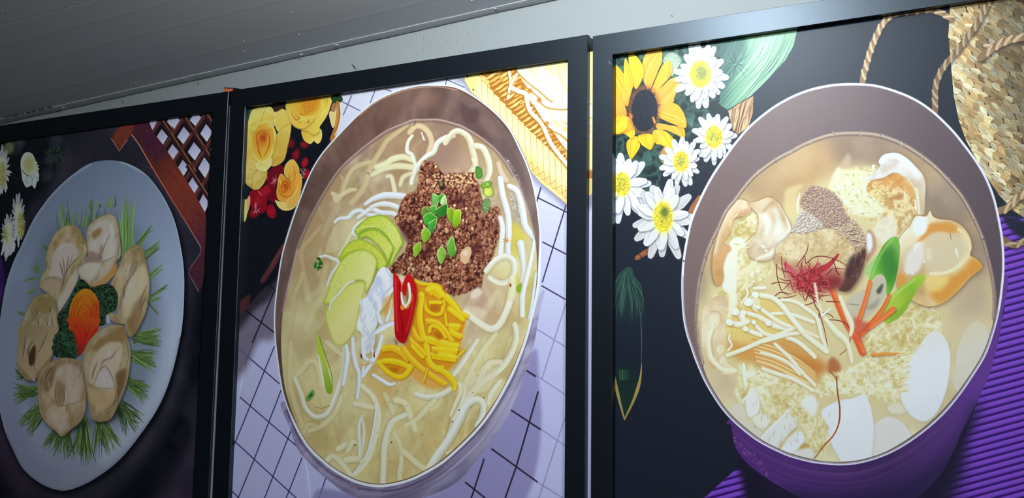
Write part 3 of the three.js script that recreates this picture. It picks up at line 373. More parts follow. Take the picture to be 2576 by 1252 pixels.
// ---------------------------------------------------------------- print two: noodle soup in a steel bowl on a tiled table
const Z = (x0, y0, s) => (p) => p.map(([a, b]) => [x0 + a * s, y0 + b * s]);   // notes taken on an enlarged detail of the photograph
function printNoodles(o, bounds) {
  const S = Sheet(o, bounds, 1), { fill, poly, band, oval, spots, clip, lin, rad, noodle, mottle } = S;
  const a = Z(590, 220, 0.2715), b = Z(590, 520, 0.2715), c = Z(580, 840, 0.3291), d = Z(820, 190, 0.2556), e = Z(1120, 150, 0.3275), f = Z(800, 480, 0.2237), g = Z(980, 390, 0.2636), h = Z(860, 660, 0.2716), i = Z(1140, 400, 0.3195), j = Z(860, 940, 0.2492), k = Z(1130, 760, 0.3929);
  // tiles
  poly([[300, 0], [1700, 0], [1700, 2000], [300, 2000]], lin(1000, 150, 900, 1300, [232, 231, 243], [222, 221, 243], [208, 206, 240], [204, 202, 240]));
  const joint = (p, w = 3, q = [44, 40, 74]) => band(p, w, q, { straight: true, cap: false });
  const G = [120, 116, 160];
  for (const p of [[[861, 256], [907, 279]], [[885, 239], [863, 290]], [[943, 228], [931, 259]], [[968, 224], [985, 230]], [[1125, 195], [1120, 215]], [[1100, 190], [1169, 220]]]) joint(p, 2.4, [110, 106, 128]);
  for (const p of [[[1351, 496], [1432, 537]], [[1364, 608], [1432, 643]], [[1362, 718], [1423, 753]], [[1424, 515], [1364, 710]], [[1361, 470], [1350, 508]]]) joint(p, 3.2, [62, 56, 84]);
  for (const p of [[[1424, 761], [1362, 956]], [[1350, 827], [1424, 873]], [[1340, 938], [1432, 999]], [[1345, 1068], [1432, 1128]], [[1330, 1198], [1440, 1268]], [[1425, 1040], [1401, 1110], [1340, 1300], [1300, 1420]]]) joint(p, 3, [160, 158, 196]);
  for (const p of [[[603, 879], [703, 965]], [[603, 998], [770, 1142]], [[580, 1100], [745, 1252], [900, 1390]], [[570, 1222], [640, 1290], [760, 1400]], [[647, 840], [615, 917]], [[690, 871], [629, 1021], [585, 1128]], [[707, 981], [675, 1064], [638, 1158], [560, 1345]], [[735, 1075], [685, 1202], [620, 1370]], [[760, 1150], [720, 1252], [670, 1390]], [[820, 1200], [800, 1258], [750, 1400]]]) joint(p, 2.8, [70, 66, 104]);
  // shadow of the bowl on the tiles (part of the printed picture)
  const cast = [[1340, 880], [1356, 960], [1362, 1060], [1352, 1160], [1325, 1252], [1240, 1400], [1000, 1500], [820, 1400], [790, 1240], [900, 1240], [1100, 1240], [1240, 1080]];
  fill(cast, [150, 140, 186, 0.78], 6);
  for (const p of [[[1322, 930], [1348, 947]], [[1284, 1030], [1360, 1080]], [[1236, 1128], [1352, 1212]], [[1170, 1212], [1240, 1268]], [[1354, 984], [1299, 1172], [1240, 1340]], [[1218, 1153], [1160, 1330]]]) joint(p, 4, [52, 44, 64]);
  // reflections of the table at the lower left
  for (const p of [[[765, 1140], [775, 1200], [782, 1280]], [[612, 905], [608, 960], [600, 1000]]]) band(p, [2, 5, 2], [236, 238, 255, 0.7], { blur: 2 });
  // dark corner with flowers
  const corner = [[560, 180], [838, 180], [846, 240], [838, 300], [846, 335], [800, 400], [770, 455], [740, 535], [715, 615], [700, 690], [690, 740], [640, 780], [600, 830], [560, 860]];
  fill([[560, 600], [700, 640], [696, 760], [690, 850], [650, 860], [612, 935], [560, 945]], [120, 110, 128, 0.85], 12);
  fill([[560, 640], [700, 640], [690, 735], [640, 780], [600, 830], [560, 850]], [52, 46, 54, 0.9], 12);
  fill(corner.slice(0, 10).concat([[670, 720], [560, 760]]), [27, 28, 37], 3);
  for (let n = 0; n < 330; n++) { const u = rnd(600, 700), v = rnd(540, 740), t = rnd(0.3, 2.8), l = rnd(4, 16); band([[u, v], [u + Math.cos(t) * l, v + Math.sin(t) * l]], [0.8, 0.7, 0.3], [70, 72, 78, rnd(0.15, 0.5)], { straight: true, cap: false }); }
  band([[712, 618], [690, 660], [660, 706]], [9, 14, 12], [112, 62, 62, 0.85], { blur: 2 }); band([[704, 630], [682, 668]], 3, [140, 84, 80, 0.6], { blur: 1 });
  fill([[600, 765], [612, 750], [630, 742], [622, 772], [604, 790], [590, 800]], [104, 60, 58, 0.8], 4);
  joint([[616, 779], [692, 838]], 3, [30, 26, 40]); joint([[677, 717], [694, 731]], 3, [30, 26, 40]); joint([[690, 732], [657, 810], [634, 862]], 3, [36, 32, 48]);
  // red blossoms
  const red = (pts, q = [148, 26, 44]) => { fill(pts, q, 1); const m = pts.reduce((s, p) => [s[0] + p[0] / pts.length, s[1] + p[1] / pts.length], [0, 0]); oval(m[0], m[1], 9, 11, 0.4, [186, 44, 62, 0.5], 6); };
  red(a([[150, 960], [230, 930], [300, 960], [300, 1080], [270, 1160], [200, 1150], [150, 1100], [130, 1040]])); red(a([[300, 1100], [350, 1080], [385, 1150], [370, 1210], [320, 1200], [295, 1150]]), [150, 24, 40]);
  red(a([[310, 780], [400, 720], [460, 740], [430, 830], [380, 900], [400, 1050], [340, 1060], [300, 1000], [290, 880]]), [118, 24, 40]); red(a([[640, 660], [665, 650], [680, 690], [650, 740], [620, 720]])); red(a([[530, 610], [600, 560], [590, 640], [560, 690]]), [100, 24, 34]); red(a([[500, 540], [520, 450], [550, 560]]), [60, 22, 30]); red(a([[600, 520], [680, 500], [660, 560]]), [96, 26, 34]); red(a([[650, 770], [690, 760], [680, 830], [640, 840]]), [130, 24, 40]);
  red(a([[160, 1130], [210, 1110], [240, 1150], [200, 1200], [150, 1200], [125, 1170]]), [120, 24, 36]); red(a([[230, 960], [300, 900], [340, 960], [280, 1000]]), [160, 30, 50]);
  for (const [u, v] of [[370, 860], [350, 880], [385, 840], [620, 770], [640, 790], [630, 830], [655, 760], [190, 1070], [200, 1100], [190, 1140], [215, 1135], [300, 830]]) for (let n = 0; n < 5; n++) band(a([[u, v], [u + rnd(-24, 24), v + rnd(-30, 30)]]), 1.1, [232, 186, 190, 0.8], { straight: true });
  fill(a([[215, 950], [260, 1000], [230, 990]]), [214, 84, 90], 1);
  // roses
  const petal = (pts, q, edge = [255, 240, 170], sh = 0.35) => { fill(pts.map(([u, v]) => [u + 1.5, v + 3]), [70, 50, 20, sh], 4); fill(pts, q); band([...pts, pts[0]], 1.3, [...edge, 0.55], { blur: 0.8 }); };
  const Y1 = [246, 222, 120], Y2 = [240, 206, 96], Y3 = [236, 190, 78], O1 = [232, 160, 66], O2 = [214, 122, 46];
  petal(a([[110, 620], [100, 860], [150, 925], [195, 945], [240, 925], [285, 860], [300, 760], [240, 640]]), lin(640, 390, 640, 475, Y2, [226, 192, 98], [206, 164, 92]));
  fill(a([[165, 920], [180, 800], [215, 760], [290, 760], [280, 860], [230, 930], [190, 945]]), [232, 204, 118], 2); band(a([[165, 910], [175, 810], [215, 770]]), 2, [176, 130, 60, 0.7], { blur: 1.4 });
  petal(a([[115, 360], [140, 240], [200, 190], [330, 180], [370, 240], [380, 330], [320, 420], [180, 480], [110, 470]]), lin(630, 270, 680, 340, [246, 226, 128], [244, 218, 112], [236, 198, 90]));
  petal(a([[360, 250], [420, 200], [480, 215], [505, 270], [525, 350], [495, 400], [430, 420], [385, 380]]), lin(700, 280, 730, 330, [244, 220, 124], [236, 200, 94]));
  petal(a([[400, 420], [450, 390], [520, 350], [510, 460], [490, 540], [470, 640], [440, 690], [380, 725], [340, 715], [350, 600], [370, 500]]), lin(720, 330, 690, 410, [250, 232, 140], [240, 208, 104], [230, 188, 92]));
  petal(a([[110, 450], [160, 440], [170, 560], [200, 640], [230, 700], [200, 760], [120, 720], [105, 600]]), lin(620, 350, 650, 420, [244, 216, 114], [226, 182, 86]));
  petal(a([[160, 440], [200, 350], [270, 320], [340, 340], [385, 420], [380, 520], [350, 620], [300, 690], [230, 690], [180, 620], [160, 540]]), rad(661, 350, 46, O2, O1, Y3, Y2));
  petal(a([[195, 700], [240, 690], [340, 650], [345, 710], [320, 745], [280, 780], [230, 765], [200, 740]]), [246, 230, 146]);
  for (const [p, w, q] of [[[[165, 600], [200, 660], [250, 690], [310, 660]], 5, [250, 232, 140]], [[[355, 530], [335, 620], [300, 670]], 5, [250, 228, 130]], [[[170, 420], [215, 345], [290, 320]], 4, [252, 236, 150]], [[[340, 340], [370, 420], [372, 530]], 4, [252, 230, 140]], [[[210, 540], [205, 450], [250, 400], [310, 410]], 3.4, [196, 98, 36]], [[[310, 410], [325, 480], [310, 570], [270, 640]], 3, [200, 104, 40]], [[[215, 500], [225, 590], [250, 650]], 3, [190, 96, 36]], [[[235, 470], [250, 430], [285, 425], [295, 470], [270, 500]], 2.8, [176, 70, 34]], [[[250, 480], [265, 450], [280, 480]], 2.4, [150, 50, 36]], [[[230, 560], [270, 580], [310, 580]], 4, [246, 190, 104]], [[[295, 440], [310, 520], [285, 570]], 2.4, [248, 190, 100]], [[[240, 330], [290, 190], [340, 210]], 2.4, [214, 180, 80]], [[[240, 250], [270, 210], [330, 195]], 2, [252, 238, 160]], [[[130, 380], [150, 320], [200, 280]], 2, [252, 238, 160]]]) band(a(p), [1, w, 1], q, { blur: 1 });
  oval(661, 346, 7, 8, 0, [196, 84, 50, 0.7], 3);
  for (const P of [a([[115, 360], [140, 240], [330, 180], [380, 330], [180, 480]]), a([[400, 420], [520, 350], [470, 640], [340, 715]]), a([[110, 620], [100, 860], [195, 945], [300, 760]])]) mottle(P, 0.018, [206, 160, 66, 0.4], [255, 244, 176, 0.4], { sx: 0.7, sy: 1.6 });
  // second rose
  petal(a([[620, 400], [690, 370], [790, 380], [810, 430], [800, 490], [770, 520], [735, 495], [715, 515], [690, 520], [640, 480]]), lin(765, 330, 790, 360, Y3, Y1));
  petal(a([[485, 220], [480, 150], [600, 100], [890, 60], [885, 180], [850, 270], [790, 360], [780, 410], [720, 440], [680, 400], [600, 385], [540, 350], [510, 280]]), lin(730, 250, 830, 300, Y2, Y3, Y2, Y1));
  petal(a([[500, 215], [560, 250], [620, 270], [740, 270], [700, 330], [640, 375], [570, 360], [520, 310]]), [244, 206, 96]); fill(a([[560, 150], [640, 110], [780, 90], [790, 180], [730, 250], [640, 260], [580, 210]]), rad(780, 262, 32, O1, [230, 160, 60], [240, 190, 80]), 4);
  for (const [p, w, q] of [[[[520, 220], [560, 290], [620, 330]], 3, [198, 140, 50]], [[[610, 210], [620, 250], [680, 240]], 2.4, [200, 130, 40]], [[[640, 150], [660, 230], [740, 190]], 2.4, [204, 136, 44]], [[[700, 110], [690, 190], [770, 120]], 2.4, [206, 140, 50]], [[[560, 320], [640, 290], [730, 270]], 2.6, [252, 232, 140]], [[[560, 250], [600, 290], [560, 300]], 2.4, [176, 110, 40]], [[[800, 120], [830, 200], [790, 270]], 3, [252, 234, 130]], [[[850, 110], [840, 220], [760, 320]], 3, [252, 232, 120]], [[[680, 410], [740, 440], [790, 400]], 3, [212, 160, 70]], [[[660, 330], [690, 310], [680, 340]], 3, [190, 130, 60]], [[[820, 140], [860, 120], [830, 210]], 3, [214, 176, 60]]]) band(a(p), [0.8, w, 0.8], q, { blur: 0.9 });
  // third rose
  petal(a([[460, 800], [470, 720], [530, 665], [580, 710], [600, 790], [560, 860], [500, 850]]), lin(725, 400, 745, 450, [246, 206, 110], [228, 166, 74]));
  petal(a([[395, 920], [410, 830], [440, 800], [500, 860], [560, 820], [610, 800], [625, 870], [610, 960], [580, 1040], [500, 1080], [410, 1040], [390, 980]]), rad(717, 468, 34, O2, O1, [240, 178, 84]));
  petal(a([[375, 1045], [400, 1050], [480, 1065], [575, 1015], [590, 1060], [545, 1120], [470, 1140], [410, 1110]]), [248, 214, 130]); petal(a([[480, 1050], [540, 980], [610, 940], [600, 1020], [560, 1080], [490, 1100]]), [238, 184, 96]);
  for (const [p, w, q] of [[[[430, 920], [450, 870], [490, 880], [490, 940], [450, 970], [430, 940]], 2.6, [190, 80, 34]], [[[445, 920], [465, 895], [475, 930], [460, 945]], 2.6, [166, 50, 36]], [[[410, 940], [440, 1000], [510, 1010], [560, 940]], 2.8, [200, 104, 40]], [[[415, 840], [430, 900]], 3, [254, 226, 120]], [[[500, 800], [510, 880], [520, 960]], 3, [200, 116, 44]], [[[590, 880], [560, 980], [490, 1050]], 2.6, [252, 212, 120]], [[[540, 720], [560, 800], [550, 860]], 3, [200, 140, 50]]]) band(a(p), [0.8, w, 0.8], q, { blur: 0.9 });
  fill(a([[115, 1030], [140, 1000], [145, 1060], [125, 1150], [95, 1190], [95, 1060]]), [238, 190, 130]); fill(a([[90, 1050], [110, 1060], [115, 1180], [90, 1240]]), [236, 222, 150]);
  fill(a([[120, 190], [160, 190], [140, 260], [120, 320]]), [52, 92, 78]); fill(a([[360, 180], [470, 165], [430, 200], [380, 225]]), [70, 50, 30], 2);
  // basket handle beside the roses
  fill(a([[900, 80], [980, 70], [1000, 125], [930, 145], [900, 120]]), [52, 78, 50]); fill(a([[875, 250], [900, 210], [945, 230], [930, 340], [905, 370]]), [236, 216, 150]); fill(a([[905, 150], [940, 155], [930, 220], [895, 215]]), [170, 128, 90]);
  band(a([[955, 140], [965, 240], [950, 350], [900, 480]]), [9, 13, 10], [186, 126, 64]); band(a([[950, 160], [955, 260], [930, 380]]), 3, [220, 164, 92], { blur: 1 }); band(a([[978, 150], [985, 260], [960, 380], [930, 440]]), 2.6, [250, 240, 220]);
  // bamboo tray at the upper right
  const tray = [...e([[145, 100], [150, 160], [200, 250], [300, 330], [420, 430], [500, 530], [570, 650], [620, 760], [660, 860], [740, 950], [840, 1030], [935, 1110], [1010, 1110]]), [1500, 480], [1500, 120]];
  fill(tray.map(([u, v]) => [u - 2, v + 10]), [120, 112, 130, 0.6], 8);
  poly(tray, [240, 214, 140]);
  clip(tray, () => {
    // coiled weave: rows of fat slanting strands
    const wv = e([[250, 100], [330, 150], [350, 240], [420, 330], [520, 450], [620, 580], [740, 700], [850, 790], [960, 870], [1200, 900], [1200, 640], [800, 400], [640, 200], [560, 60], [300, 60]]);
    poly(S.curve(wv, true), [186, 126, 56]);
    for (let row = 4; row >= 0; row--) for (let n = 0; n < 30; n++) { const t = n / 29 - 0.04 + (row % 2) * 0.016, u = 1222 + t * 228 + row * 19 + rnd(-2, 2), v = 172 + t * 268 - row * 15 + rnd(-2, 2), q = [[244, 196, 112], [232, 178, 92], [222, 166, 82], [250, 210, 132]][(rnd() * 4) | 0]; band([[u - 15, v + 11], [u, v + 3], [u + 15, v - 9]], [3, 9, 3], [140, 90, 40, 0.6], { blur: 1.4 }); band([[u - 15, v + 9], [u - 1, v + 1], [u + 14, v - 11]], [2.6, 7.4, 2.6], q); band([[u - 12, v + 7], [u - 1, v], [u + 10, v - 8]], [1, 2.6, 1], [255, 230, 170, 0.6], { off: -0.5, blur: 1 }); }
    // flat rim strips, standing nearly upright, then folded into a plait further down
    for (let n = 0; n < 18; n++) { const t = n / 17, u = 1170 + t * 262, v = 172 + t * 268 + Math.sin(t * 3) * 8; const P = [[u - 5, v - 22], [u + 9, v - 12], [u + 14, v + 74], [u - 1, v + 64]]; poly(P, lin(u, v - 20, u + 5, v + 70, [248, 230, 166], [252, 240, 194], [240, 216, 146])); band([[u + 9.5, v - 12], [u + 14.5, v + 72]], 1.5, [196, 160, 96], { straight: true }); band([[u - 5, v - 22], [u + 9, v - 12]], 1.4, [176, 132, 70, 0.7], { straight: true }); }
    for (let n = 0; n < 9; n++) { const t = n / 8, u = 1314 + t * 118, v = 402 + t * 92; poly([[u - 12, v + 2], [u + 10, v + 24], [u + 12, v + 50], [u - 10, v + 28]], lin(u - 10, v, u + 10, v + 50, [250, 234, 176], [236, 208, 132])); band([[u - 12, v + 4], [u - 2, v + 2], [u + 10, v - 6]], 1.4, [190, 146, 80, 0.8], {}); band([[u + 10, v - 6], [u + 13, v + 20]], 1.2, [196, 152, 86, 0.8], {}); }
    fill(e([[150, 110], [240, 110], [230, 240], [200, 240], [160, 190]]), [240, 224, 150], 2); for (const [u, v] of [[150, 170], [215, 230], [170, 130]]) oval(1120 + u * 0.3275, 150 + v * 0.3275, 2, 2.4, 0, [90, 66, 30]);
    // dry noodles lying on the tray
    const heap = e([[560, 60], [620, 170], [640, 260], [720, 330], [800, 480], [900, 640], [960, 760], [1200, 800], [1200, 0], [560, 0]]);
    fill(heap, [250, 232, 172], 3);
    for (let n = 0; n < 44; n++) { const s = rnd(), u = 1300 + s * 140, v = 140 + rnd(0, 60) + s * 40; const p = [[u, v], [u + 26 + rnd(-8, 12), v + 40 + rnd(-10, 14)], [u + 60 + rnd(-20, 20), v + 76 + rnd(-14, 20)], [u + 104, v + 130 + rnd(-20, 20)]]; band(p.map(([q, w]) => [q + 2, w + 3]), [3, 8, 4], [196, 140, 60, 0.6], { blur: 1.6 }); band(p, [4, 9, 5], [255, 246, 206]); band(p, [1.4, 3.4, 1.6], [255, 254, 238], { off: -0.3, blur: 1 }); }
    const str = (p, w) => { band(e(p).map(([q, u]) => [q - 2, u + 3]), w + 2, [176, 120, 50, 0.7], { blur: 1.4 }); band(e(p), w, [253, 244, 212]); band(e(p), w * 0.4, [255, 254, 244], { off: -0.4, blur: 0.8 }); };
    str([[500, 210], [560, 240], [620, 265], [700, 350], [800, 480], [880, 600], [960, 700]], 11); str([[620, 270], [650, 390], [740, 490], [800, 620], [860, 710], [960, 830]], 10); str([[490, 90], [500, 180], [480, 300]], 6); str([[560, 100], [500, 200], [490, 250]], 6); str([[620, 180], [720, 260], [780, 340], [900, 360], [960, 350]], 12); str([[560, 70], [640, 150], [740, 230], [820, 300]], 11); str([[700, 350], [800, 500], [900, 560], [960, 610]], 11);
    for (const [u, v] of [[570, 160], [600, 200], [650, 240], [720, 310], [780, 490], [830, 590]]) oval(1120 + u * 0.3275, 150 + v * 0.3275, 6, 7, 0.6, [190, 108, 44, 0.75], 2);
  }, false);
  // bowl: outer steel below the rim
  const rim = [[1065, 213], [1114, 213], [1153, 220], [1202, 247], [1251, 287], [1284, 326], [1308, 373], [1324, 408], [1337, 445], [1347, 487], [1355, 540], [1360, 592], [1361, 656], [1357, 719], [1345, 780], [1326, 854], [1299, 925], [1271, 980], [1240, 1033], [1209, 1075], [1171, 1115], [1122, 1159], [1084, 1184], [1034, 1209], [985, 1222], [947, 1225], [910, 1219], [876, 1206], [827, 1176], [777, 1130], [745, 1080], [722, 1024], [707, 972], [697, 906], [690, 840], [690, 778], [699, 696], [709, 637], [726, 578], [745, 522], [775, 445], [796, 405], [820, 372], [861, 327], [904, 284], [948, 250], [999, 227], [1036, 217]];
  const body = [[1358, 740], [1356, 790], [1338, 890], [1315, 956], [1283, 1035], [1248, 1092], [1209, 1143], [1161, 1202], [1100, 1240], [1010, 1262], [940, 1262], [870, 1240], [804, 1189], [777, 1163], [751, 1133], [730, 1080], [716, 1010], [900, 1150], [1200, 1000]];
  fill(body, lin(740, 1150, 1330, 960, [196, 190, 226], [150, 142, 172], [120, 112, 140], [150, 142, 168], [170, 162, 186], [196, 190, 214]));
  mottle(body, 0.01, [104, 94, 124, 0.5], [196, 188, 214, 0.45], { sx: 0.6, sy: 2.6, rot: -0.5 });
  clip(body, () => { for (let n = 0; n < 60; n++) { const t = rnd(0.02, 0.97), w = rnd(8, 40); const P = []; for (let q = 0; q < 6; q++) { const s = (13 + t * 15 + q * 1.2), m = Math.floor(s), fr = s - m, A = rim[m % rim.length], B = rim[(m + 1) % rim.length]; P.push([A[0] + (B[0] - A[0]) * fr + (A[0] - 1020) * w / 900, A[1] + (B[1] - A[1]) * fr + w * 0.9]); } band(P, [0.6, rnd(1, 4), 0.6], rnd() < 0.45 ? [104, 94, 120, 0.32] : rnd() < 0.6 ? [206, 196, 222, 0.3] : [196, 150, 160, 0.25], { blur: 1.6 }); }
    for (const p of [[[1340, 800], [1300, 930], [1236, 1045], [1160, 1130], [1080, 1196], [990, 1232], [900, 1228]], [[720, 1030], [760, 1115], [820, 1180], [880, 1215]]]) band(p, 4, [70, 56, 80, 0.6], { blur: 2 }); });
  // bowl: inside wall
  fill(rim, [250, 248, 252]);
  const inner = rim.map(([u, v], n) => { const q = n > 11 && n < 31 ? 7 : 3.4; const l = Math.hypot(u - 1025, v - 720); return [u - (u - 1025) / l * q, v - (v - 720) / l * q]; });
  fill(inner, lin(740, 700, 1330, 420, [112, 92, 86], [116, 92, 84], [130, 100, 88], [122, 94, 84], [114, 92, 86], [132, 114, 108]));
  mottle(inner, 0.008, [92, 68, 64, 0.5], [164, 134, 124, 0.4], { sx: 1.6, sy: 0.7, rot: 0.5, k: 4 });
  clip(inner, () => {
    for (let n = 0; n < 90; n++) { const t = rnd(2.6, 6.7), r = rnd(0.86, 0.985), u = 1025 + Math.cos(t) * 335 * r, v = 715 + Math.sin(t) * 500 * r; band([[u, v], [u + (1025 - u) * 0.1, v + (715 - v) * 0.1]], rnd(6, 22), rnd() < 0.5 ? [160, 128, 118, 0.12] : [84, 62, 62, 0.14], { blur: 5 }); }
    fill(e([[120, 330], [180, 370], [250, 380], [260, 420], [220, 490], [150, 470], [120, 420]]), [96, 72, 72, 0.75], 5); fill(d([[880, 170], [1000, 150], [1100, 160], [1080, 300], [900, 300]]), [160, 126, 112, 0.5], 14);
    fill(e([[270, 420], [360, 470], [420, 580], [380, 600], [280, 520]]), [150, 120, 112, 0.5], 7); fill(e([[420, 600], [500, 680], [600, 860], [640, 1060], [600, 960], [480, 780]]), [110, 90, 88, 0.7], 6);
    band(rim.slice(0, 6), 4, [96, 70, 58, 0.8], { blur: 1.4, off: 1.3 }); band([[904, 290], [948, 256], [1000, 233], [1040, 222], [1100, 218], [1150, 226]], 3, [214, 176, 156, 0.7], { blur: 1 });
    spots(e([[430, 740], [480, 760], [560, 900], [600, 1020], [560, 960], [470, 820]]), 160, (u, v) => oval(u, v, rnd(0.6, 1.8), rnd(0.6, 1.8), 0, rnd() < 0.5 ? [226, 214, 206, 0.7] : [92, 78, 76, 0.7]));
  });
  // broth
  const broth = [[1037, 302], [1063, 301], [1101, 301], [1140, 310], [1169, 321], [1212, 348], [1244, 374], [1266, 400], [1290, 438], [1310, 478], [1330, 536], [1344, 592], [1350, 640], [1350, 700], [1340, 770], [1319, 850], [1292, 920], [1264, 976], [1233, 1028], [1202, 1069], [1165, 1108], [1117, 1151], [1080, 1176], [1032, 1200], [985, 1213], [947, 1216], [912, 1210], [880, 1198], [832, 1169], [783, 1124], [752, 1076], [730, 1022], [716, 970], [709, 906], [707, 850], [712, 781], [723, 729], [737, 672], [750, 620], [769, 574], [791, 528], [820, 477], [856, 424], [897, 385], [935, 355], [973, 329], [1014, 311]];
  fill(broth, lin(900, 330, 1040, 1200, [158, 128, 112], [186, 160, 130], [208, 192, 146], [228, 212, 160], [232, 216, 160], [230, 214, 158]));
  
  oval(1108, 301, 5, 4, 0, [176, 140, 126]); oval(1107, 300, 2.4, 2, 0, [92, 62, 52]);
  clip(broth, () => {
    mottle(broth, 0.011, [176, 142, 96, 0.4], [250, 240, 206, 0.4], { sx: 0.8, k: 4 });
    // cloudy depths and shadows
    for (const [u, v, r, q] of [[1130, 420, 60, [196, 160, 146]], [1100, 360, 60, [150, 118, 108]], [1010, 360, 70, [176, 140, 106]], [860, 480, 50, [186, 158, 122]], [770, 700, 46, [178, 150, 116]], [760, 860, 40, [196, 174, 130]], [1230, 760, 60, [206, 172, 148]], [1190, 740, 44, [192, 148, 138]], [1180, 830, 40, [208, 176, 160]], [1000, 1120, 90, [226, 204, 146]], [1130, 1120, 60, [232, 206, 140]], [960, 960, 50, [224, 176, 108]], [1230, 540, 60, [196, 168, 148]], [880, 1010, 60, [226, 212, 160]]]) oval(u, v, r, r * 1.15, 0, [...q, 0.55], 22);
    for (let n = 0; n < 150; n++) { const t = rnd(0, 6.28), r = Math.sqrt(rnd()), u = 1000 + Math.cos(t) * 290 * r, v = 800 + Math.sin(t) * 410 * r, w = rnd(9, 18), A = rnd(-1.9, -0.7), L = rnd(40, 120), B = rnd(-40, 40), lt = rnd(-12, 16); band([[u, v], [u + Math.cos(A) * L * 0.5 + B * 0.4, v + Math.sin(A) * L * 0.5], [u + Math.cos(A) * L + B, v + Math.sin(A) * L]], [w * 0.8, w, w * 0.8], [236 + lt, 228 + lt, 184 + lt, v < 560 ? 0.16 : 0.3], { blur: 3 }); }
    for (let n = 0; n < 70; n++) { const u = rnd(760, 1290), v = rnd(880, 1190); band([[u, v], [u + rnd(-20, 20), v - rnd(20, 60)]], rnd(3, 8), [196, 172, 112, 0.28], { blur: 3 }); }
    const N1 = [240, 234, 206], NW = [236, 236, 236], E1 = [170, 148, 104], GL = [255, 255, 255], NC = [234, 222, 176];
    // upper noodles
    noodle(d([[800, 480], [700, 560], [600, 640], [550, 720], [480, 830], [430, 920], [390, 1060], [330, 1160], [250, 1252]]), [11, 13, 14], [214, 192, 150], E1, null, 0.8);
    noodle(d([[60, 1160], [150, 1180], [190, 1060], [250, 940], [330, 880], [440, 850]]), [10, 12, 12], [220, 200, 158], E1, null, 0.75); fill(d([[60, 1140], [110, 1170], [160, 1200], [100, 1252], [70, 1220]]), [228, 212, 170, 0.9], 2); noodle(d([[150, 1180], [230, 1130], [290, 1120]]), 11, [230, 214, 170], E1, null, 0.8); noodle(d([[150, 990], [170, 1040], [150, 1110]]), 8, [206, 180, 140], E1, null, 0.7);
    noodle(d([[490, 900], [580, 870], [660, 820], [760, 800], [850, 830]]), [12, 16, 13], [240, 232, 190], E1, null, 0.95); noodle(d([[450, 980], [560, 920], [700, 890], [830, 900], [900, 920]]), [10, 16, 14], [236, 228, 186], E1, null, 0.9);
    noodle(d([[1010, 760], [1040, 660], [1010, 560], [940, 500], [880, 500], [820, 560]]), [13, 14, 12], [228, 204, 164], E1, null, 0.9); band(d([[940, 560], [970, 640], [950, 600]]), 3, GL, { blur: 0.8 });
    oval(846, 308, 9, 7, 0.5, [176, 146, 128, 0.0]); fill(d([[805, 440], [850, 410], [880, 450], [860, 490], [815, 480]]), [190, 162, 144], 1.5); band(d([[850, 412], [880, 450], [866, 492]]), 1.6, [82, 60, 56], { blur: 0.8 });
    noodle(d([[880, 880], [850, 780], [800, 740], [810, 650], [850, 590]]), [9, 10, 7], [246, 240, 220], E1, GL); noodle(d([[840, 1060], [860, 980], [900, 890], [980, 800], [1060, 750], [1100, 660], [1180, 610], [1252, 590]]), [10, 12, 13], [240, 236, 222], E1, GL); noodle(d([[680, 1140], [660, 1050], [640, 990], [600, 990]]), [12, 11, 9], [238, 232, 196], E1, null, 0.85); noodle(d([[730, 1080], [760, 1000], [840, 960]]), 12, [240, 234, 196], E1, null, 0.7); oval(926, 440, 4.5, 5, 0, [226, 206, 160]); band(d([[395, 970], [415, 955], [430, 985]]), 1.4, [110, 86, 56]);
    noodle(e([[0, 640], [60, 560], [120, 550], [180, 600], [210, 700], [230, 800], [180, 880], [150, 930]]), [13, 16, 12], [232, 220, 190], E1, GL); noodle(e([[230, 660], [290, 680], [330, 770], [340, 860], [310, 940]]), [14, 16, 12], [236, 226, 200], E1, GL); noodle(e([[210, 760], [250, 850], [260, 900]]), 10, [236, 228, 200], E1, null, 0.8);
    // noodles under the zucchini, upper left
    noodle(f([[240, 720], [330, 560], [380, 460], [440, 420]]), 9, [236, 228, 192], E1, null, 0.8); for (let n = 0; n < 7; n++) noodle(f([[90 + n * 26, 700 - n * 6], [130 + n * 26, 560], [190 + n * 30, 420], [280 + n * 34, 320]]), 7, [222 + n, 208 + n, 164 + n, 1], E1, null, 0.5);
    noodle(f([[190, 350], [240, 310], [340, 300], [400, 240], [480, 220], [580, 270], [660, 260]]), [7, 11, 9], NW, E1, GL); noodle(f([[450, 300], [520, 250], [600, 200], [700, 240], [830, 250], [890, 280]]), [8, 12, 10], NW, E1, GL); noodle(f([[530, 150], [620, 90], [740, 50], [860, 50], [970, 60]]), [8, 16, 16], NW, E1, GL); noodle(f([[590, 180], [690, 150], [800, 150], [920, 190]]), [7, 13, 12], NW, [190, 170, 100], GL); noodle(f([[440, 490], [400, 480], [410, 410], [480, 350], [540, 320]]), [7, 7, 7], NW, E1, GL);
    noodle(f([[10, 750], [80, 730], [160, 760], [230, 810], [150, 930], [100, 1060]]), [6, 9, 4], [232, 228, 214], E1, GL);
    for (let n = 0; n < 26; n++) oval(800 + rnd(-8, 8) + n % 2, 662 + rnd(-14, 16), rnd(2, 4), rnd(2, 4), 0, rnd() < 0.5 ? [38, 96, 40] : [72, 130, 56]);
    band(f([[100, 830], [60, 950], [40, 1100]]), 12, [226, 206, 160, 0.5], { blur: 4 });
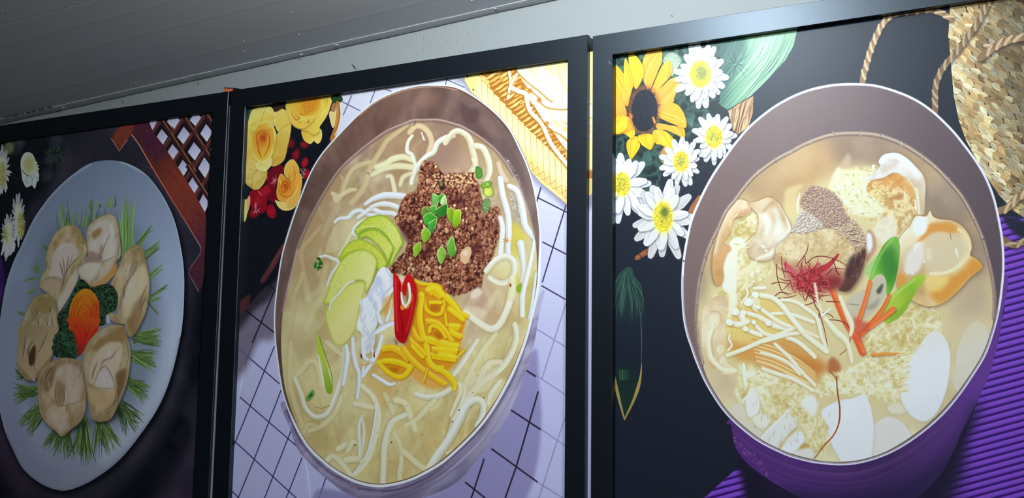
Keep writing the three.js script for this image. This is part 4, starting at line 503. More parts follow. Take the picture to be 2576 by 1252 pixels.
    // zucchini slices
    const zuk = (p, q1, q2, rimc) => { const P = f(p); fill(P.map(([u, v]) => [u + 2, v + 3]), [90, 80, 30, 0.4], 4); fill(P, lin(P[0][0], P[0][1], P[0][0] + 60, P[0][1] + 50, q1, q2)); clip(P, () => { band([...P, P[0]], 6, [...rimc, 0.85], { blur: 2 }); spots(P, 70, (u, v) => oval(u, v, rnd(0.6, 1.6), rnd(0.8, 2.2), 0.4, rnd() < 0.5 ? [246, 244, 180, 0.5] : [150, 166, 66, 0.45])); }); };
    zuk([[410, 460], [450, 390], [540, 310], [650, 275], [750, 280], [830, 340], [900, 430], [940, 520], [955, 590], [920, 650], [870, 740], [830, 830], [790, 850], [800, 780], [830, 680], [800, 560], [720, 460], [620, 420], [520, 440], [450, 490]], [200, 212, 84], [224, 226, 130], [146, 178, 44]);
    zuk([[450, 500], [540, 440], [640, 430], [740, 490], [810, 570], [850, 640], [820, 720], [780, 830], [740, 860], [760, 760], [700, 650], [620, 570], [540, 520], [470, 540]], [196, 210, 76], [226, 226, 124], [132, 176, 46]);
    zuk([[240, 750], [270, 680], [340, 590], [440, 545], [540, 560], [640, 620], [720, 700], [770, 790], [760, 850], [690, 880], [650, 870], [640, 760], [560, 690], [480, 665], [380, 690], [300, 740], [250, 790]], [206, 214, 86], [214, 218, 100], [156, 184, 52]);
    zuk([[60, 1260], [100, 1150], [150, 1000], [220, 850], [300, 740], [400, 680], [500, 660], [590, 690], [650, 760], [660, 830], [630, 950], [600, 1040], [530, 1140], [520, 1020], [430, 1010], [320, 1060], [220, 1150], [150, 1260]], [222, 224, 130], [236, 234, 168], [180, 196, 74]);
    const z5 = [[826, 768], [850, 738], [874, 716], [905, 707], [918, 713], [914, 742], [904, 775], [898, 815], [885, 845], [862, 868], [840, 862], [824, 820], [818, 790]]; fill(z5, lin(830, 750, 900, 850, [216, 220, 116], [236, 228, 158], [232, 218, 150])); clip(z5, () => band([...z5, z5[0]], 5, [176, 190, 70, 0.7], { blur: 2 }));
    noodle(b([[880, 960], [900, 880], [960, 810], [1050, 710], [1105, 690]]), [4, 6, 5], [238, 236, 216], E1, null); band(f([[430, 440], [520, 405], [640, 400]]), 2, [240, 244, 170, 0.8]);
    // left noodles
    noodle(b([[620, 620], [660, 700], [620, 420], [720, 280], [800, 180]]), [9, 12, 9], [206, 178, 138], E1, null, 0.55); noodle(b([[500, 1252], [540, 1000], [560, 820], [640, 620]]), [9, 11, 9], [214, 190, 146], E1, null, 0.5); noodle(c([[460, 60], [450, 360], [500, 560], [550, 700]]), [9, 12, 10], [226, 212, 164], E1, null, 0.7); noodle(c([[490, 330], [560, 260], [600, 210], [660, 230], [690, 400]]), [10, 13, 11], [232, 220, 174], E1, null, 0.8); noodle(c([[490, 340], [540, 460], [570, 560], [640, 630], [720, 620], [770, 560], [820, 430], [870, 260], [880, 100]]), [11, 12, 14], [240, 234, 206], E1, GL); noodle(c([[600, 740], [700, 700], [800, 600], [850, 480]]), 13, [236, 226, 182], E1, null, 0.7); noodle(c([[730, 60], [800, 120], [850, 160]]), 12, [232, 222, 180], E1, null, 0.7); noodle(c([[560, 760], [600, 690], [680, 720]]), 9, [230, 218, 172], E1, null, 0.6);
    fill(c([[660, 0], [690, 60], [740, 260], [780, 430], [735, 445], [705, 300], [665, 150]]), lin(800, 850, 830, 980, [190, 210, 80], [196, 214, 96], [150, 180, 60])); band(c([[670, 160], [690, 260], [710, 400]]), [3, 6, 2], [240, 246, 230, 0.9], { blur: 1 }); band(c([[680, 20], [700, 90], [770, 300], [776, 420]]), 1.8, [110, 150, 30]);
    fill(c([[575, 490], [625, 425], [640, 465], [595, 515]]), [120, 170, 90]); fill(c([[590, 490], [620, 450], [625, 470]]), [52, 110, 60]); band(c([[650, 560], [700, 565], [760, 545]]), 1.2, [150, 120, 80]);
    // minced meat
    const mince = g([[285, 160], [310, 90], [370, 60], [440, 80], [490, 160], [560, 195], [650, 180], [740, 165], [810, 180], [840, 280], [880, 420], [920, 500], [1040, 500], [1050, 620], [1040, 760], [1000, 900], [950, 1060], [890, 1140], [860, 1252], [640, 1330], [520, 1300], [330, 1200], [230, 1180], [130, 1140], [20, 1120], [10, 1070], [130, 930], [180, 800], [120, 720], [50, 610], [80, 560], [110, 450], [170, 380], [260, 330]]);
    fill(mince, [112, 62, 48], 3);
    fill(g([[640, 260], [780, 290], [860, 500], [1000, 560], [1020, 780], [900, 1100], [760, 1100], [820, 800], [700, 500]]), [140, 96, 86, 0.6], 10);
    mottle(mince, 0.06, [62, 28, 26, 0.8], [190, 132, 100, 0.7], { ridge: true });
    const crumbs = [[206, 150, 114], [190, 128, 94], [170, 106, 78], [220, 172, 134], [150, 92, 70], [196, 138, 112], [132, 78, 62], [180, 118, 96]];
    const lump = (u, v, r, q, al) => { const P = [], t0 = rnd(0, 6); for (let n = 0; n < 7; n++) { const t = t0 + n / 7 * 6.283, k = r * rnd(0.55, 1.15); P.push([u + Math.cos(t) * k * 0.85, v + Math.sin(t) * k * 1.1]); } fill(P.map(([m, w]) => [m + 1.6, w + 2.6]), [66, 32, 28, 0.6 * al], 1.6); fill(P, [...q, al]); oval(u - r * 0.25, v - r * 0.3, r * 0.4, r * 0.3, t0, [246, 208, 176, 0.55 * al], 1.2); };
    spots(mince, 620, (u, v) => lump(u, v, rnd(2, 3.4), crumbs[(rnd() * 8) | 0], 0.9));
    spots(mince, 520, (u, v) => lump(u, v, rnd(3, 7.4), crumbs[(rnd() * 8) | 0], u > 1175 ? 0.62 : 0.95));
    spots(mince, 500, (u, v) => { const t = rnd(0, 3.14), L = rnd(2, 5.5); band([[u - Math.cos(t) * L, v - Math.sin(t) * L], [u + rnd(-1.5, 1.5), v], [u + Math.cos(t) * L, v + Math.sin(t) * L]], [1, 2.2, 0.8], rnd() < 0.4 ? [84, 42, 36, 0.75] : [226, 180, 144, 0.8]); });
    for (const p of [[[120, 640], [240, 660], [250, 760], [180, 840], [110, 740]], [[300, 900], [400, 870], [400, 940], [310, 980]], [[570, 400], [700, 380], [720, 460], [620, 500]], [[470, 240], [530, 230], [530, 320], [480, 330]], [[760, 880], [860, 820], [880, 900], [800, 960]]]) fill(g(p), [70, 30, 34, 0.6], 7);
    for (let n = 0; n < 80; n++) { const m = g([[rnd(420, 830), rnd(180, 300)]])[0]; oval(m[0], m[1], rnd(1.6, 2.6), rnd(2.2, 3.4), rnd(0, 3), [240, 206, 156, 0.9]); }
    for (const [u, v] of [[620, 480], [300, 630], [330, 680], [730, 510], [790, 700], [640, 1050], [440, 110], [560, 195], [700, 620], [480, 1070], [270, 880]]) { const m = g([[u, v]])[0]; oval(m[0], m[1], 3, 4, 0.4, [246, 214, 160]); }
    for (const p of [[[680, 920], [760, 870], [780, 940], [730, 1040], [680, 1000]]]) { fill(g(p), [226, 190, 152], 1); fill(g([[690, 940], [740, 900], [740, 960]]), [246, 222, 196, 0.8], 3); }
    fill(g([[470, 260], [520, 240], [520, 320], [480, 320]]), [52, 44, 36], 2); oval(1110, 462, 5, 7, 0, [140, 120, 90]);
    // spring onion
    const leek = (p, q) => { fill(g(p).map(([u, v]) => [u + 2, v + 4]), [50, 26, 20, 0.6], 4); const P = g(p); fill(P, lin(P[0][0], P[0][1], P[2][0], P[2][1], q, [q[0] * 0.72, q[1] * 0.8, q[2] * 0.6])); band(P.slice(0, 3), 2, [230, 246, 170, 0.7], { blur: 0.8 }); };
    leek([[410, 370], [470, 400], [450, 500], [410, 520]], [150, 206, 130]); leek([[470, 390], [520, 365], [510, 440], [470, 450]], [96, 176, 70]); leek([[490, 430], [530, 380], [545, 460], [490, 470]], [226, 240, 190]); leek([[380, 500], [440, 480], [440, 560], [380, 560]], [110, 186, 90]); leek([[440, 520], [545, 465], [545, 560], [470, 590]], [72, 140, 60]); leek([[310, 510], [350, 490], [370, 530], [330, 580], [300, 560]], [140, 160, 80]); leek([[320, 590], [380, 550], [460, 600], [400, 660], [340, 660]], [92, 180, 80]); leek([[370, 650], [450, 610], [430, 700], [380, 760]], [100, 180, 92]); leek([[550, 520], [590, 500], [620, 540], [600, 650], [555, 600]], [170, 196, 72]); leek([[620, 530], [680, 530], [670, 650], [620, 690], [600, 640]], [188, 214, 70]); leek([[300, 740], [350, 695], [395, 760], [330, 835]], [170, 206, 80]); leek([[225, 880], [290, 830], [300, 900], [240, 975]], [176, 206, 80]); leek([[545, 860], [600, 775], [635, 920], [580, 970]], [132, 190, 90]); leek([[450, 950], [495, 870], [540, 940], [490, 1040]], [170, 210, 110]);
    for (const [p, q] of [[[[825, 110], [875, 130], [880, 210], [830, 215]], [84, 140, 60]], [[[870, 290], [920, 250], [970, 260], [960, 310], [890, 320]], [130, 176, 60]], [[[900, 310], [970, 305], [990, 370], [940, 400], [900, 370]], [206, 214, 84]], [[[880, 460], [920, 415], [960, 440], [950, 530], [890, 540]], [120, 150, 96]]]) { const P = g(p); fill(P, [...q, 0.9], 1); band([...P, P[0]], 1.8, [60, 110, 44, 0.7], { blur: 0.8 }); }
    oval(1227, 482, 6, 8, 0, [226, 232, 130, 0.9], 2); spots(g([[860, 240], [1000, 240], [1000, 560], [860, 560]]), 60, (u, v) => oval(u, v, rnd(0.8, 2.2), rnd(0.8, 2), 0, rnd() < 0.5 ? [240, 230, 220, 0.6] : [120, 100, 90, 0.5]), false);
    // right-hand noodles
    fill(i([[450, 210], [520, 250], [540, 480], [480, 500], [440, 300]]), [186, 172, 156, 0.8], 5); spots(i([[450, 230], [500, 260], [540, 480], [480, 470]]), 130, (u, v) => oval(u, v, rnd(0.6, 1.6), rnd(0.6, 1.6), 0, rnd() < 0.5 ? [240, 236, 226, 0.8] : [130, 120, 110, 0.7]));
    noodle(i([[355, 30], [380, 110], [420, 170]]), [10, 12, 12], [222, 204, 182], E1, null, 0.8); noodle(i([[370, 150], [390, 280], [430, 430], [440, 590], [430, 700], [440, 760]]), [14, 15, 12], NW, E1, GL); noodle(i([[440, 210], [510, 260], [545, 400], [570, 530], [640, 620]]), [12, 17, 14], NW, E1, GL); noodle(i([[370, 460], [390, 540], [380, 660], [370, 760]]), [12, 13, 12], NW, E1, GL, 0.95);
    fill(i([[470, 500], [540, 560], [590, 640], [530, 660], [500, 820], [530, 1030], [490, 1030], [460, 700]]), [222, 206, 92, 0.75], 4);
    noodle(i([[530, 660], [545, 760], [555, 870], [540, 960]]), [18, 11, 8], NW, E1, GL); noodle(i([[640, 640], [610, 800], [570, 960], [545, 1080], [545, 1230]]), [8, 12, 13], [242, 240, 230], E1, GL); noodle(i([[655, 900], [640, 1020], [620, 1150], [600, 1250]]), [9, 9, 7], NW, E1, GL); band(i([[640, 880], [600, 1060], [575, 1240]]), 4, [206, 206, 96, 0.9], { blur: 1 });
    noodle(i([[260, 880], [330, 800], [410, 765], [475, 800], [480, 890], [430, 960], [360, 970], [290, 930]]), [14, 15, 13], [240, 234, 212], E1, GL); for (let n = 0; n < 6; n++) band(i([[320 + n * 24, 850], [316 + n * 24, 930]]), 5, [228, 210, 150, 0.5], { blur: 2 }); noodle(i([[470, 930], [460, 1060], [420, 1200]]), [15, 18, 14], [238, 230, 196], E1, null, 0.9); fill(i([[140, 1050], [190, 1010], [230, 1050], [190, 1090], [140, 1100]]), [240, 226, 206, 0.9], 4); fill(i([[100, 1170], [180, 1160], [260, 1200], [230, 1252], [120, 1252]]), [236, 216, 186, 0.8], 5);
    for (let n = 0; n < 9; n++) { const t = n * 0.7; band(i([[420, 640], [420 + Math.cos(t) * 40, 640 + Math.sin(t) * 34]]), [2, 2, 0.5], [216, 140, 66, 0.9], { straight: true }); }
    oval(1284, 717, 2.6, 5, 0, [150, 92, 40]); fill(i([[500, 1000], [540, 980], [530, 1050], [500, 1040]]), [150, 176, 66], 1.5); oval(1155, 641 + 26, 8, 9, 0, [176, 108, 92, 0.6], 5);
    // lower right noodles
    noodle(k([[100, 60], [190, 130], [270, 170], [330, 130], [390, 0]]), [14, 17, 15], [242, 236, 214], E1, GL, 0.95); noodle(k([[420, 140], [430, 230], [390, 340], [320, 430], [220, 500], [150, 570], [60, 700], [0, 880]]), [13, 17, 20], [240, 234, 208], E1, null); noodle(k([[180, 240], [120, 330], [60, 420], [20, 470]]), [11, 14, 12], [240, 232, 204], E1, GL); noodle(k([[300, 200], [220, 300], [160, 400], [110, 500]]), [10, 13, 11], [236, 226, 190], E1, null, 0.75); noodle(k([[330, 380], [260, 390], [210, 450], [180, 530]]), [12, 15, 11], [238, 230, 198], E1, null, 0.85); noodle(k([[60, 520], [95, 540], [90, 600], [60, 680], [20, 750]]), [11, 11, 8], [240, 234, 206], E1, GL); noodle(k([[330, 500], [270, 580], [250, 650]]), 12, [240, 236, 214], E1, null, 0.9);
    noodle(j([[880, 960], [960, 830], [1080, 660], [1180, 480], [1250, 330], [1340, 260], [1420, 290], [1420, 400], [1360, 520]]), [20, 19, 12], [242, 238, 220], E1, GL); noodle(j([[1250, 780], [1320, 640], [1400, 560]]), 12, [240, 234, 206], E1, null, 0.8); noodle(j([[1060, 800], [1200, 760], [1300, 680]]), 12, [238, 230, 196], E1, null, 0.8);
    noodle(j([[740, 200], [820, 230], [940, 230], [1040, 190], [1100, 150]]), [11, 15, 12], [242, 236, 210], E1, GL); noodle(j([[540, 260], [640, 300], [690, 420], [740, 570]]), [15, 15, 12], [238, 230, 190], E1, null, 0.9); noodle(j([[940, 260], [860, 340], [770, 440], [640, 520]]), [12, 13, 10], [236, 228, 188], E1, null, 0.8); noodle(j([[640, 410], [520, 470], [470, 560], [430, 720], [420, 920], [410, 1120]]), [12, 14, 14], [238, 234, 212], E1, GL, 0.95); noodle(j([[520, 600], [580, 700], [600, 860], [580, 1000], [590, 1110]]), [7, 9, 13], [236, 228, 188], E1, null, 0.85); noodle(j([[620, 780], [720, 870], [820, 950], [950, 980]]), [13, 14, 12], [238, 230, 192], E1, null, 0.8);
    noodle(j([[200, 120], [300, 210], [350, 310], [370, 450], [330, 650], [260, 860], [130, 1010]]), [11, 15, 13], [240, 234, 202], E1, null, 0.95); noodle(j([[345, 300], [335, 440], [300, 640], [240, 830], [110, 1020]]), [4, 5, 4], [250, 250, 246], [130, 120, 100], GL); noodle(j([[190, 430], [220, 540], [210, 700], [180, 840]]), [6, 10, 8], [238, 232, 204], E1, null); noodle(j([[180, 440], [180, 600], [165, 850]]), [2.4, 3.4, 2], [250, 250, 244], [140, 128, 96], null); noodle(j([[130, 300], [230, 320], [320, 340]]), 14, [240, 232, 200], E1, null, 0.85); noodle(j([[60, 780], [110, 690], [160, 700]]), 12, [240, 232, 202], E1, null, 0.8); noodle(j([[20, 900], [90, 860], [200, 880]]), 15, [238, 230, 194], E1, null, 0.8); noodle(j([[430, 200], [480, 300], [520, 400]]), 12, [236, 226, 184], E1, null, 0.7); noodle(j([[1000, 250], [940, 340], [880, 360]]), 9, [236, 226, 184], E1, null, 0.6); noodle(j([[1100, 420], [1150, 300], [1200, 180], [1190, 100]]), [8, 10, 9], [240, 234, 200], E1, GL, 0.9);
    for (let n = 0; n < 9; n++) noodle(j([[1180 + n * 30, 240 - n * 8], [1230 + n * 32, 130], [1290 + n * 34, 0 - n * 10]]), 7, [240, 232, 196], E1, null, 0.5);
    noodle(c([[1010, 620], [980, 700], [985, 860], [975, 960]]), [4, 9, 5], [242, 238, 214], E1, GL); noodle(c([[730, 980], [780, 930], [850, 990], [920, 1080]]), [12, 13, 12], [240, 234, 200], E1, null, 0.85); noodle(c([[820, 880], [880, 840]]), 14, [242, 236, 208], E1, GL, 0.85); noodle(c([[880, 960], [970, 950]]), 16, [240, 232, 198], E1, null, 0.8);
    for (let n = 0; n < 60; n++) oval(rnd(880, 1260), rnd(930, 1180), rnd(0.7, 1.6), rnd(0.7, 1.6), 0, rnd() < 0.7 ? [206, 160, 60, 0.7] : [70, 50, 30, 0.8]);
    for (const [u, v] of [[1117, 480], [1183, 365], [1432, 240], [132, 717], [500, 690]]) { const m = j([[u, v]])[0]; oval(m[0], m[1], 1.8, 1.8, 0, [40, 30, 24]); }
    // yolk strips
    const yolk = (p, w, q = [250, 206, 40]) => { band(h(p).map(([u, v]) => [u + 2, v + 3]), w, [176, 104, 16, 0.5], { blur: 2.4, cap: false }); band(h(p), w, q, { cap: false }); band(h(p), (Array.isArray(w) ? w[1] : w) * 0.4, [255, 226, 84, 0.7], { off: -0.5, blur: 1.6 }); band(h(p), 1.2, [206, 140, 22, 0.6], { off: (Array.isArray(w) ? w[1] : w) * 0.36, blur: 0.6 }); };
    fill(h([[620, 180], [760, 200], [900, 200], [1000, 320], [1140, 500], [1110, 700], [1090, 860], [1040, 940], [960, 1020], [800, 1020], [660, 960], [540, 1050], [400, 1000], [330, 920], [380, 800], [600, 760], [640, 560]]), [226, 152, 36, 0.9], 5);
    fill(h([[620, 1000], [780, 1160], [960, 1140], [1000, 1040], [800, 960]]), [232, 168, 80, 0.8], 6);
    yolk([[670, 160], [740, 200], [830, 200], [900, 220], [940, 320], [950, 430], [970, 590]], 7); yolk([[760, 330], [780, 430], [850, 480], [920, 470], [940, 400]], 9); yolk([[800, 270], [860, 250], [930, 320]], [22, 30, 20], [248, 200, 34]); yolk([[720, 320], [740, 300], [720, 480], [740, 640], [780, 760], [800, 900], [860, 970], [940, 980]], [14, 16, 14]); yolk([[810, 370], [930, 370]], 10); yolk([[960, 310], [1040, 400], [1090, 470], [1170, 500]], [14, 18, 10]); yolk([[980, 420], [1060, 480], [1130, 540]], [12, 14, 10]); yolk([[780, 540], [880, 560], [960, 640], [1020, 730]], [14, 16, 12], [246, 192, 40]); yolk([[990, 590], [1090, 600]], [18, 20, 18]); yolk([[1000, 640], [1110, 690]], [14, 16, 14]); yolk([[810, 650], [830, 590], [900, 610], [960, 700]], 9); yolk([[790, 710], [900, 740], [1000, 770], [1080, 780]], [18, 22, 20]); yolk([[840, 800], [960, 810], [1070, 820]], [14, 18, 14]); yolk([[830, 860], [960, 870], [1060, 890]], [16, 24, 18]); yolk([[620, 700], [700, 780], [780, 860]], [12, 14, 12], [246, 190, 40]); yolk([[640, 760], [720, 850], [760, 880]], 10); yolk([[370, 800], [470, 790], [560, 840], [620, 910]], [16, 18, 14], [248, 194, 50]); yolk([[330, 930], [420, 910], [540, 930], [620, 970]], [9, 16, 12]); yolk([[340, 930], [420, 1010], [520, 1060], [600, 1030], [680, 890]], [9, 13, 11]); yolk([[560, 780], [640, 890], [740, 980], [850, 1060], [960, 1130]], [12, 16, 12], [248, 190, 50]); yolk([[860, 980], [960, 1020], [1040, 1120], [1030, 1180]], [14, 16, 8]); yolk([[790, 980], [750, 1110]], 6, [240, 190, 80]); yolk([[1140, 800], [1080, 860]], 6); yolk([[650, 600], [700, 700], [760, 720]], [10, 14, 10], [248, 186, 44]);
    for (const p of [[[850, 650], [900, 640], [940, 690], [890, 720]], [[820, 400], [900, 400], [900, 450], [830, 450]], [[430, 975], [520, 980], [500, 1020]], [[700, 900], [760, 950], [780, 980]], [[840, 820], [900, 830], [860, 850]]]) fill(h(p), [176, 96, 24, 0.6], 4);
    // egg-white strips
    const W1 = [240, 242, 250]; const white = h([[290, 190], [320, 110], [370, 45], [430, 60], [470, 130], [470, 230], [440, 330], [390, 410], [340, 470], [330, 540], [310, 640], [300, 760], [250, 840], [190, 830], [180, 660], [140, 620], [140, 560], [170, 460], [170, 350], [230, 320], [260, 240]]);
    fill(white.map(([u, v]) => [u + 4, v + 5]), [150, 130, 60, 0.5], 6); fill(white, lin(960, 680, 910, 880, [244, 246, 252], [236, 240, 250], [240, 240, 240], [236, 232, 220]));
    mottle(white, 0.035, [198, 204, 222, 0.7], [255, 255, 255, 0.8], { sx: 2.2, sy: 0.8, rot: -0.3 }); clip(white, () => { for (let n = 0; n < 40; n++) { const u = rnd(900, 990), v = rnd(690, 880); band([[u, v], [u - rnd(4, 12), v + rnd(14, 34)]], [0.6, rnd(2, 5), 0.6], rnd() < 0.55 ? [206, 212, 228, 0.5] : [255, 255, 255, 0.8], { blur: 1.4 }); } });
    for (const [p, w] of [[[[40, 770], [50, 860], [40, 960], [10, 1130]], [9, 12, 8]], [[[100, 700], [105, 830], [130, 950], [160, 1050], [140, 1252]], [8, 11, 7]], [[[370, 680], [330, 820], [270, 930], [190, 1050]], [9, 11, 9]], [[[330, 460], [350, 540], [380, 580]], [9, 10, 8]], [[[460, 350], [440, 450], [410, 550]], [7, 8, 6]], [[[470, 560], [380, 600], [310, 650]], [10, 14, 9]], [[[470, 240], [400, 320]], [10, 12, 8]], [[[280, 800], [290, 880], [260, 900]], [6, 7, 5]], [[[190, 700], [200, 860], [240, 900]], [9, 11, 6]], [[[290, 1040], [370, 1090], [440, 1130], [490, 1120]], [8, 10, 6]], [[[200, 960], [190, 1030]], [5, 6, 5]]]) noodle(h(p), w, W1, [150, 140, 110], GL);
    fill(h([[390, 330], [470, 310], [470, 400], [400, 500], [370, 430]]), [228, 170, 80, 0.55], 5); fill(h([[180, 840], [190, 890], [170, 870]]), [130, 50, 30]); fill(h([[300, 820], [305, 880], [290, 860]]), [150, 60, 40]); band(h([[190, 950], [250, 940], [290, 920]]), 2, [200, 140, 70, 0.8]);
    // red chilli
    const R1 = [196, 26, 34]; fill(h([[478, 105], [520, 130], [548, 190], [552, 330], [560, 400], [595, 425], [560, 250], [570, 170], [600, 115], [630, 110], [655, 145], [690, 230], [692, 330], [670, 440], [625, 640], [585, 740], [555, 745], [510, 710], [490, 640], [480, 350]]).map(([u, v]) => [u + 4, v + 4]), [110, 40, 10, 0.5], 5);
    fill(h([[478, 105], [500, 112], [530, 140], [548, 200], [550, 300], [545, 380], [570, 420], [620, 420], [650, 330], [640, 250], [620, 190], [605, 200], [600, 260], [585, 310], [560, 270], [562, 210], [580, 150], [600, 118], [625, 108], [655, 145], [690, 230], [692, 330], [670, 440], [625, 640], [590, 735], [555, 745], [510, 710], [490, 640], [480, 350]]), lin(990, 690, 1040, 860, [206, 30, 38], [190, 24, 32], [176, 20, 30]));
    band(h([[548, 280], [560, 360], [590, 410], [625, 350], [628, 260], [618, 195]]), [5, 6, 6], [250, 244, 236]); band(h([[590, 430], [640, 360], [650, 290]]), 3, [240, 140, 60], { blur: 1 }); fill(h([[540, 400], [580, 400], [570, 440], [545, 430]]), [236, 150, 70]); band(h([[495, 150], [500, 300], [505, 480], [515, 640]]), 3, [240, 90, 90, 0.7], { blur: 1.2 }); band(h([[530, 180], [538, 300], [535, 440], [560, 560], [560, 690]]), 3, [130, 8, 18, 0.7], { blur: 1.4 }); band(h([[665, 330], [640, 470], [600, 640]]), 3, [236, 90, 80, 0.6], { blur: 1.4 }); fill(h([[525, 135], [560, 150], [580, 150], [560, 190], [550, 180]]), [246, 220, 206], 1);
    fill(h([[480, 700], [500, 760], [520, 740]]), [120, 70, 70, 0.6], 3);
  });
  band([...broth.slice(35), ...broth.slice(0, 12)].map(([u, v]) => [u, v - 3]), 2, [84, 62, 60, 0.6], { blur: 1 }); band([...broth.slice(35), ...broth.slice(0, 12)], 6, [184, 158, 148, 0.8], { blur: 1 }); band([...broth.slice(36), ...broth.slice(0, 11)], 2, [212, 192, 182, 0.7], { blur: 0.8 }); band([...broth.slice(38), ...broth.slice(0, 9)].map(([u, v]) => [u, v + 5]), 5, [104, 80, 78, 0.5], { blur: 2.5 });
  S.press(1.07, 1.1, 6);
  return S.texture();
}
// ---------------------------------------------------------------- print three: rice-cake and dumpling soup, sunflower, daisies, straw basket
function printRiceCake(o, bounds) {
  const S = Sheet(o, bounds, 1), { fill, poly, band, oval, spots, clip, lin, rad, noodle, mottle } = S;
  const A = Z(1530, 60, 0.2875), B = Z(1530, 380, 0.2875), C = Z(1720, 380, 0.28754), D = Z(1900, 360, 0.28754), E = Z(2180, 360, 0.28754), K = Z(2440, 400, 0.2875), M = Z(1676, 0, 0.3494), Fq = Z(1740, 680, 0.27157), Gq = Z(1930, 600, 0.30351), Hq = Z(2260, 0, 0.4476), I = Z(1760, 960, 0.23324), J = Z(2120, 780, 0.37686), L = Z(1520, 640, 0.3515);
  poly([[1300, -200], [3100, -200], [3100, 1900], [1300, 1900]], [38, 43, 55]);
  // ridged purple mat under the bowl
  const mat = [[2514, 540], [2640, 560], [2900, 600], [2900, 1900], [1500, 1900], [1560, 1400], [1720, 1290], [1778, 1246], [1850, 1180], [1900, 1160], [1990, 1260], [2200, 1320], [2360, 1260], [2440, 1060], [2500, 900], [2526, 780], [2526, 640]];
  poly(mat, [130, 82, 190]);
  clip(mat, () => { for (let n = -10; n < 90; n++) { const y = 520 + n * 17.6; const sag = (u) => y - (u - 2540) * 0.27; band([[1500, sag(1500)], [2900, sag(2900)]], 6.4, [62, 26, 108], { straight: true, blur: 1 }); band([[1500, sag(1500) + 5.4], [2900, sag(2900) + 5.4]], 3, [154, 104, 212, 0.8], { straight: true, blur: 1.4 }); } }, false);
  fill([[2526, 540], [2576, 556], [2700, 600], [2620, 620], [2556, 590], [2530, 560]], [36, 36, 52, 0.95], 4);
  // dark cast around the bowl foot, part of the printed picture
  fill([[1840, 1060], [1846, 1140], [1900, 1210], [1990, 1260], [2100, 1300], [2260, 1300], [2380, 1230], [2440, 1100], [2470, 1010], [2420, 1060], [2300, 1180], [2160, 1220], [2000, 1200], [1900, 1130]], [44, 34, 62, 0.95], 14);
  fill([[1858, 1150], [1872, 1250], [1880, 1500], [2200, 1700], [2420, 1500], [2420, 1300], [2200, 1290], [2000, 1262], [1900, 1190]], [33, 31, 45, 0.97], 10);
  fill([[1860, 1130], [1890, 1210], [1960, 1290], [2100, 1360], [2300, 1360], [2400, 1260], [2420, 1120], [2340, 1200], [2200, 1260], [2000, 1240]], [40, 34, 58, 0.9], 22);
  // basket
  const basket = [[2392, -60], [2388, 45], [2385, 90], [2390, 134], [2394, 188], [2399, 242], [2412, 304], [2430, 354], [2457, 403], [2484, 448], [2511, 488], [2546, 528], [2590, 556], [2700, 600], [2900, 600], [2900, -60]];
  poly(basket, [74, 52, 36]);
  clip(basket, () => {
    for (let row = -4; row < 44; row++) for (let n = -12; n < 20; n++) {          // braided straw: slanting rows of overlapping leaf-shaped turns
      const t = n * 19 + (row & 1) * 9, u = 2396 + t + row * 4 + rnd(-2, 2), v = -20 + row * 15 + t * 0.52 + rnd(-2, 2); if (u < 2370 || u > 2720 || v > 640 || v < -60) continue;
      const tone = rnd(0.78, 1.05), edge = u - 2392 - Math.max(0, v - 160) * 0.32, k = tone * (edge > 120 ? 0.62 : edge > 60 ? 0.78 : 1), q = [[248, 228, 184], [234, 208, 158], [222, 192, 142], [250, 234, 200], [208, 174, 126]][(rnd() * 5) | 0].map((m) => m * k);
      const a0 = (row & 1 ? 0.5 : 0.85) + rnd(-0.16, 0.16), cs = Math.cos(a0), sn = Math.sin(a0), l = rnd(14, 18), w = rnd(6.4, 8.2), P = [[-l, -w * 0.1], [-l * 0.3, -w], [l * 0.5, -w * 0.75], [l, w * 0.15], [l * 0.3, w * 0.9], [-l * 0.6, w * 0.7]].map(([p, r]) => [u + p * cs - r * sn, v + p * sn + r * cs]);
      fill(P.map(([p, r]) => [p + 1.2, r + 3.4]), [58, 36, 22, 0.8], 1.2); fill(P, q);
      for (let s = -1; s <= 1; s++) band([[u - l * 0.7 * cs - s * w * 0.5 * sn, v - l * 0.7 * sn + s * w * 0.5 * cs], [u - s * w * 0.62 * sn, v + s * w * 0.62 * cs], [u + l * 0.8 * cs - s * w * 0.2 * sn, v + l * 0.8 * sn + s * w * 0.2 * cs]], [0.5, 1.3, 0.5], rnd() < 0.5 ? [q[0] * 0.62, q[1] * 0.58, q[2] * 0.5, 0.7] : [Math.min(255, q[0] * 1.2), Math.min(255, q[1] * 1.2), Math.min(255, q[2] * 1.2), 0.7], { cap: false });
    }
  }, false);
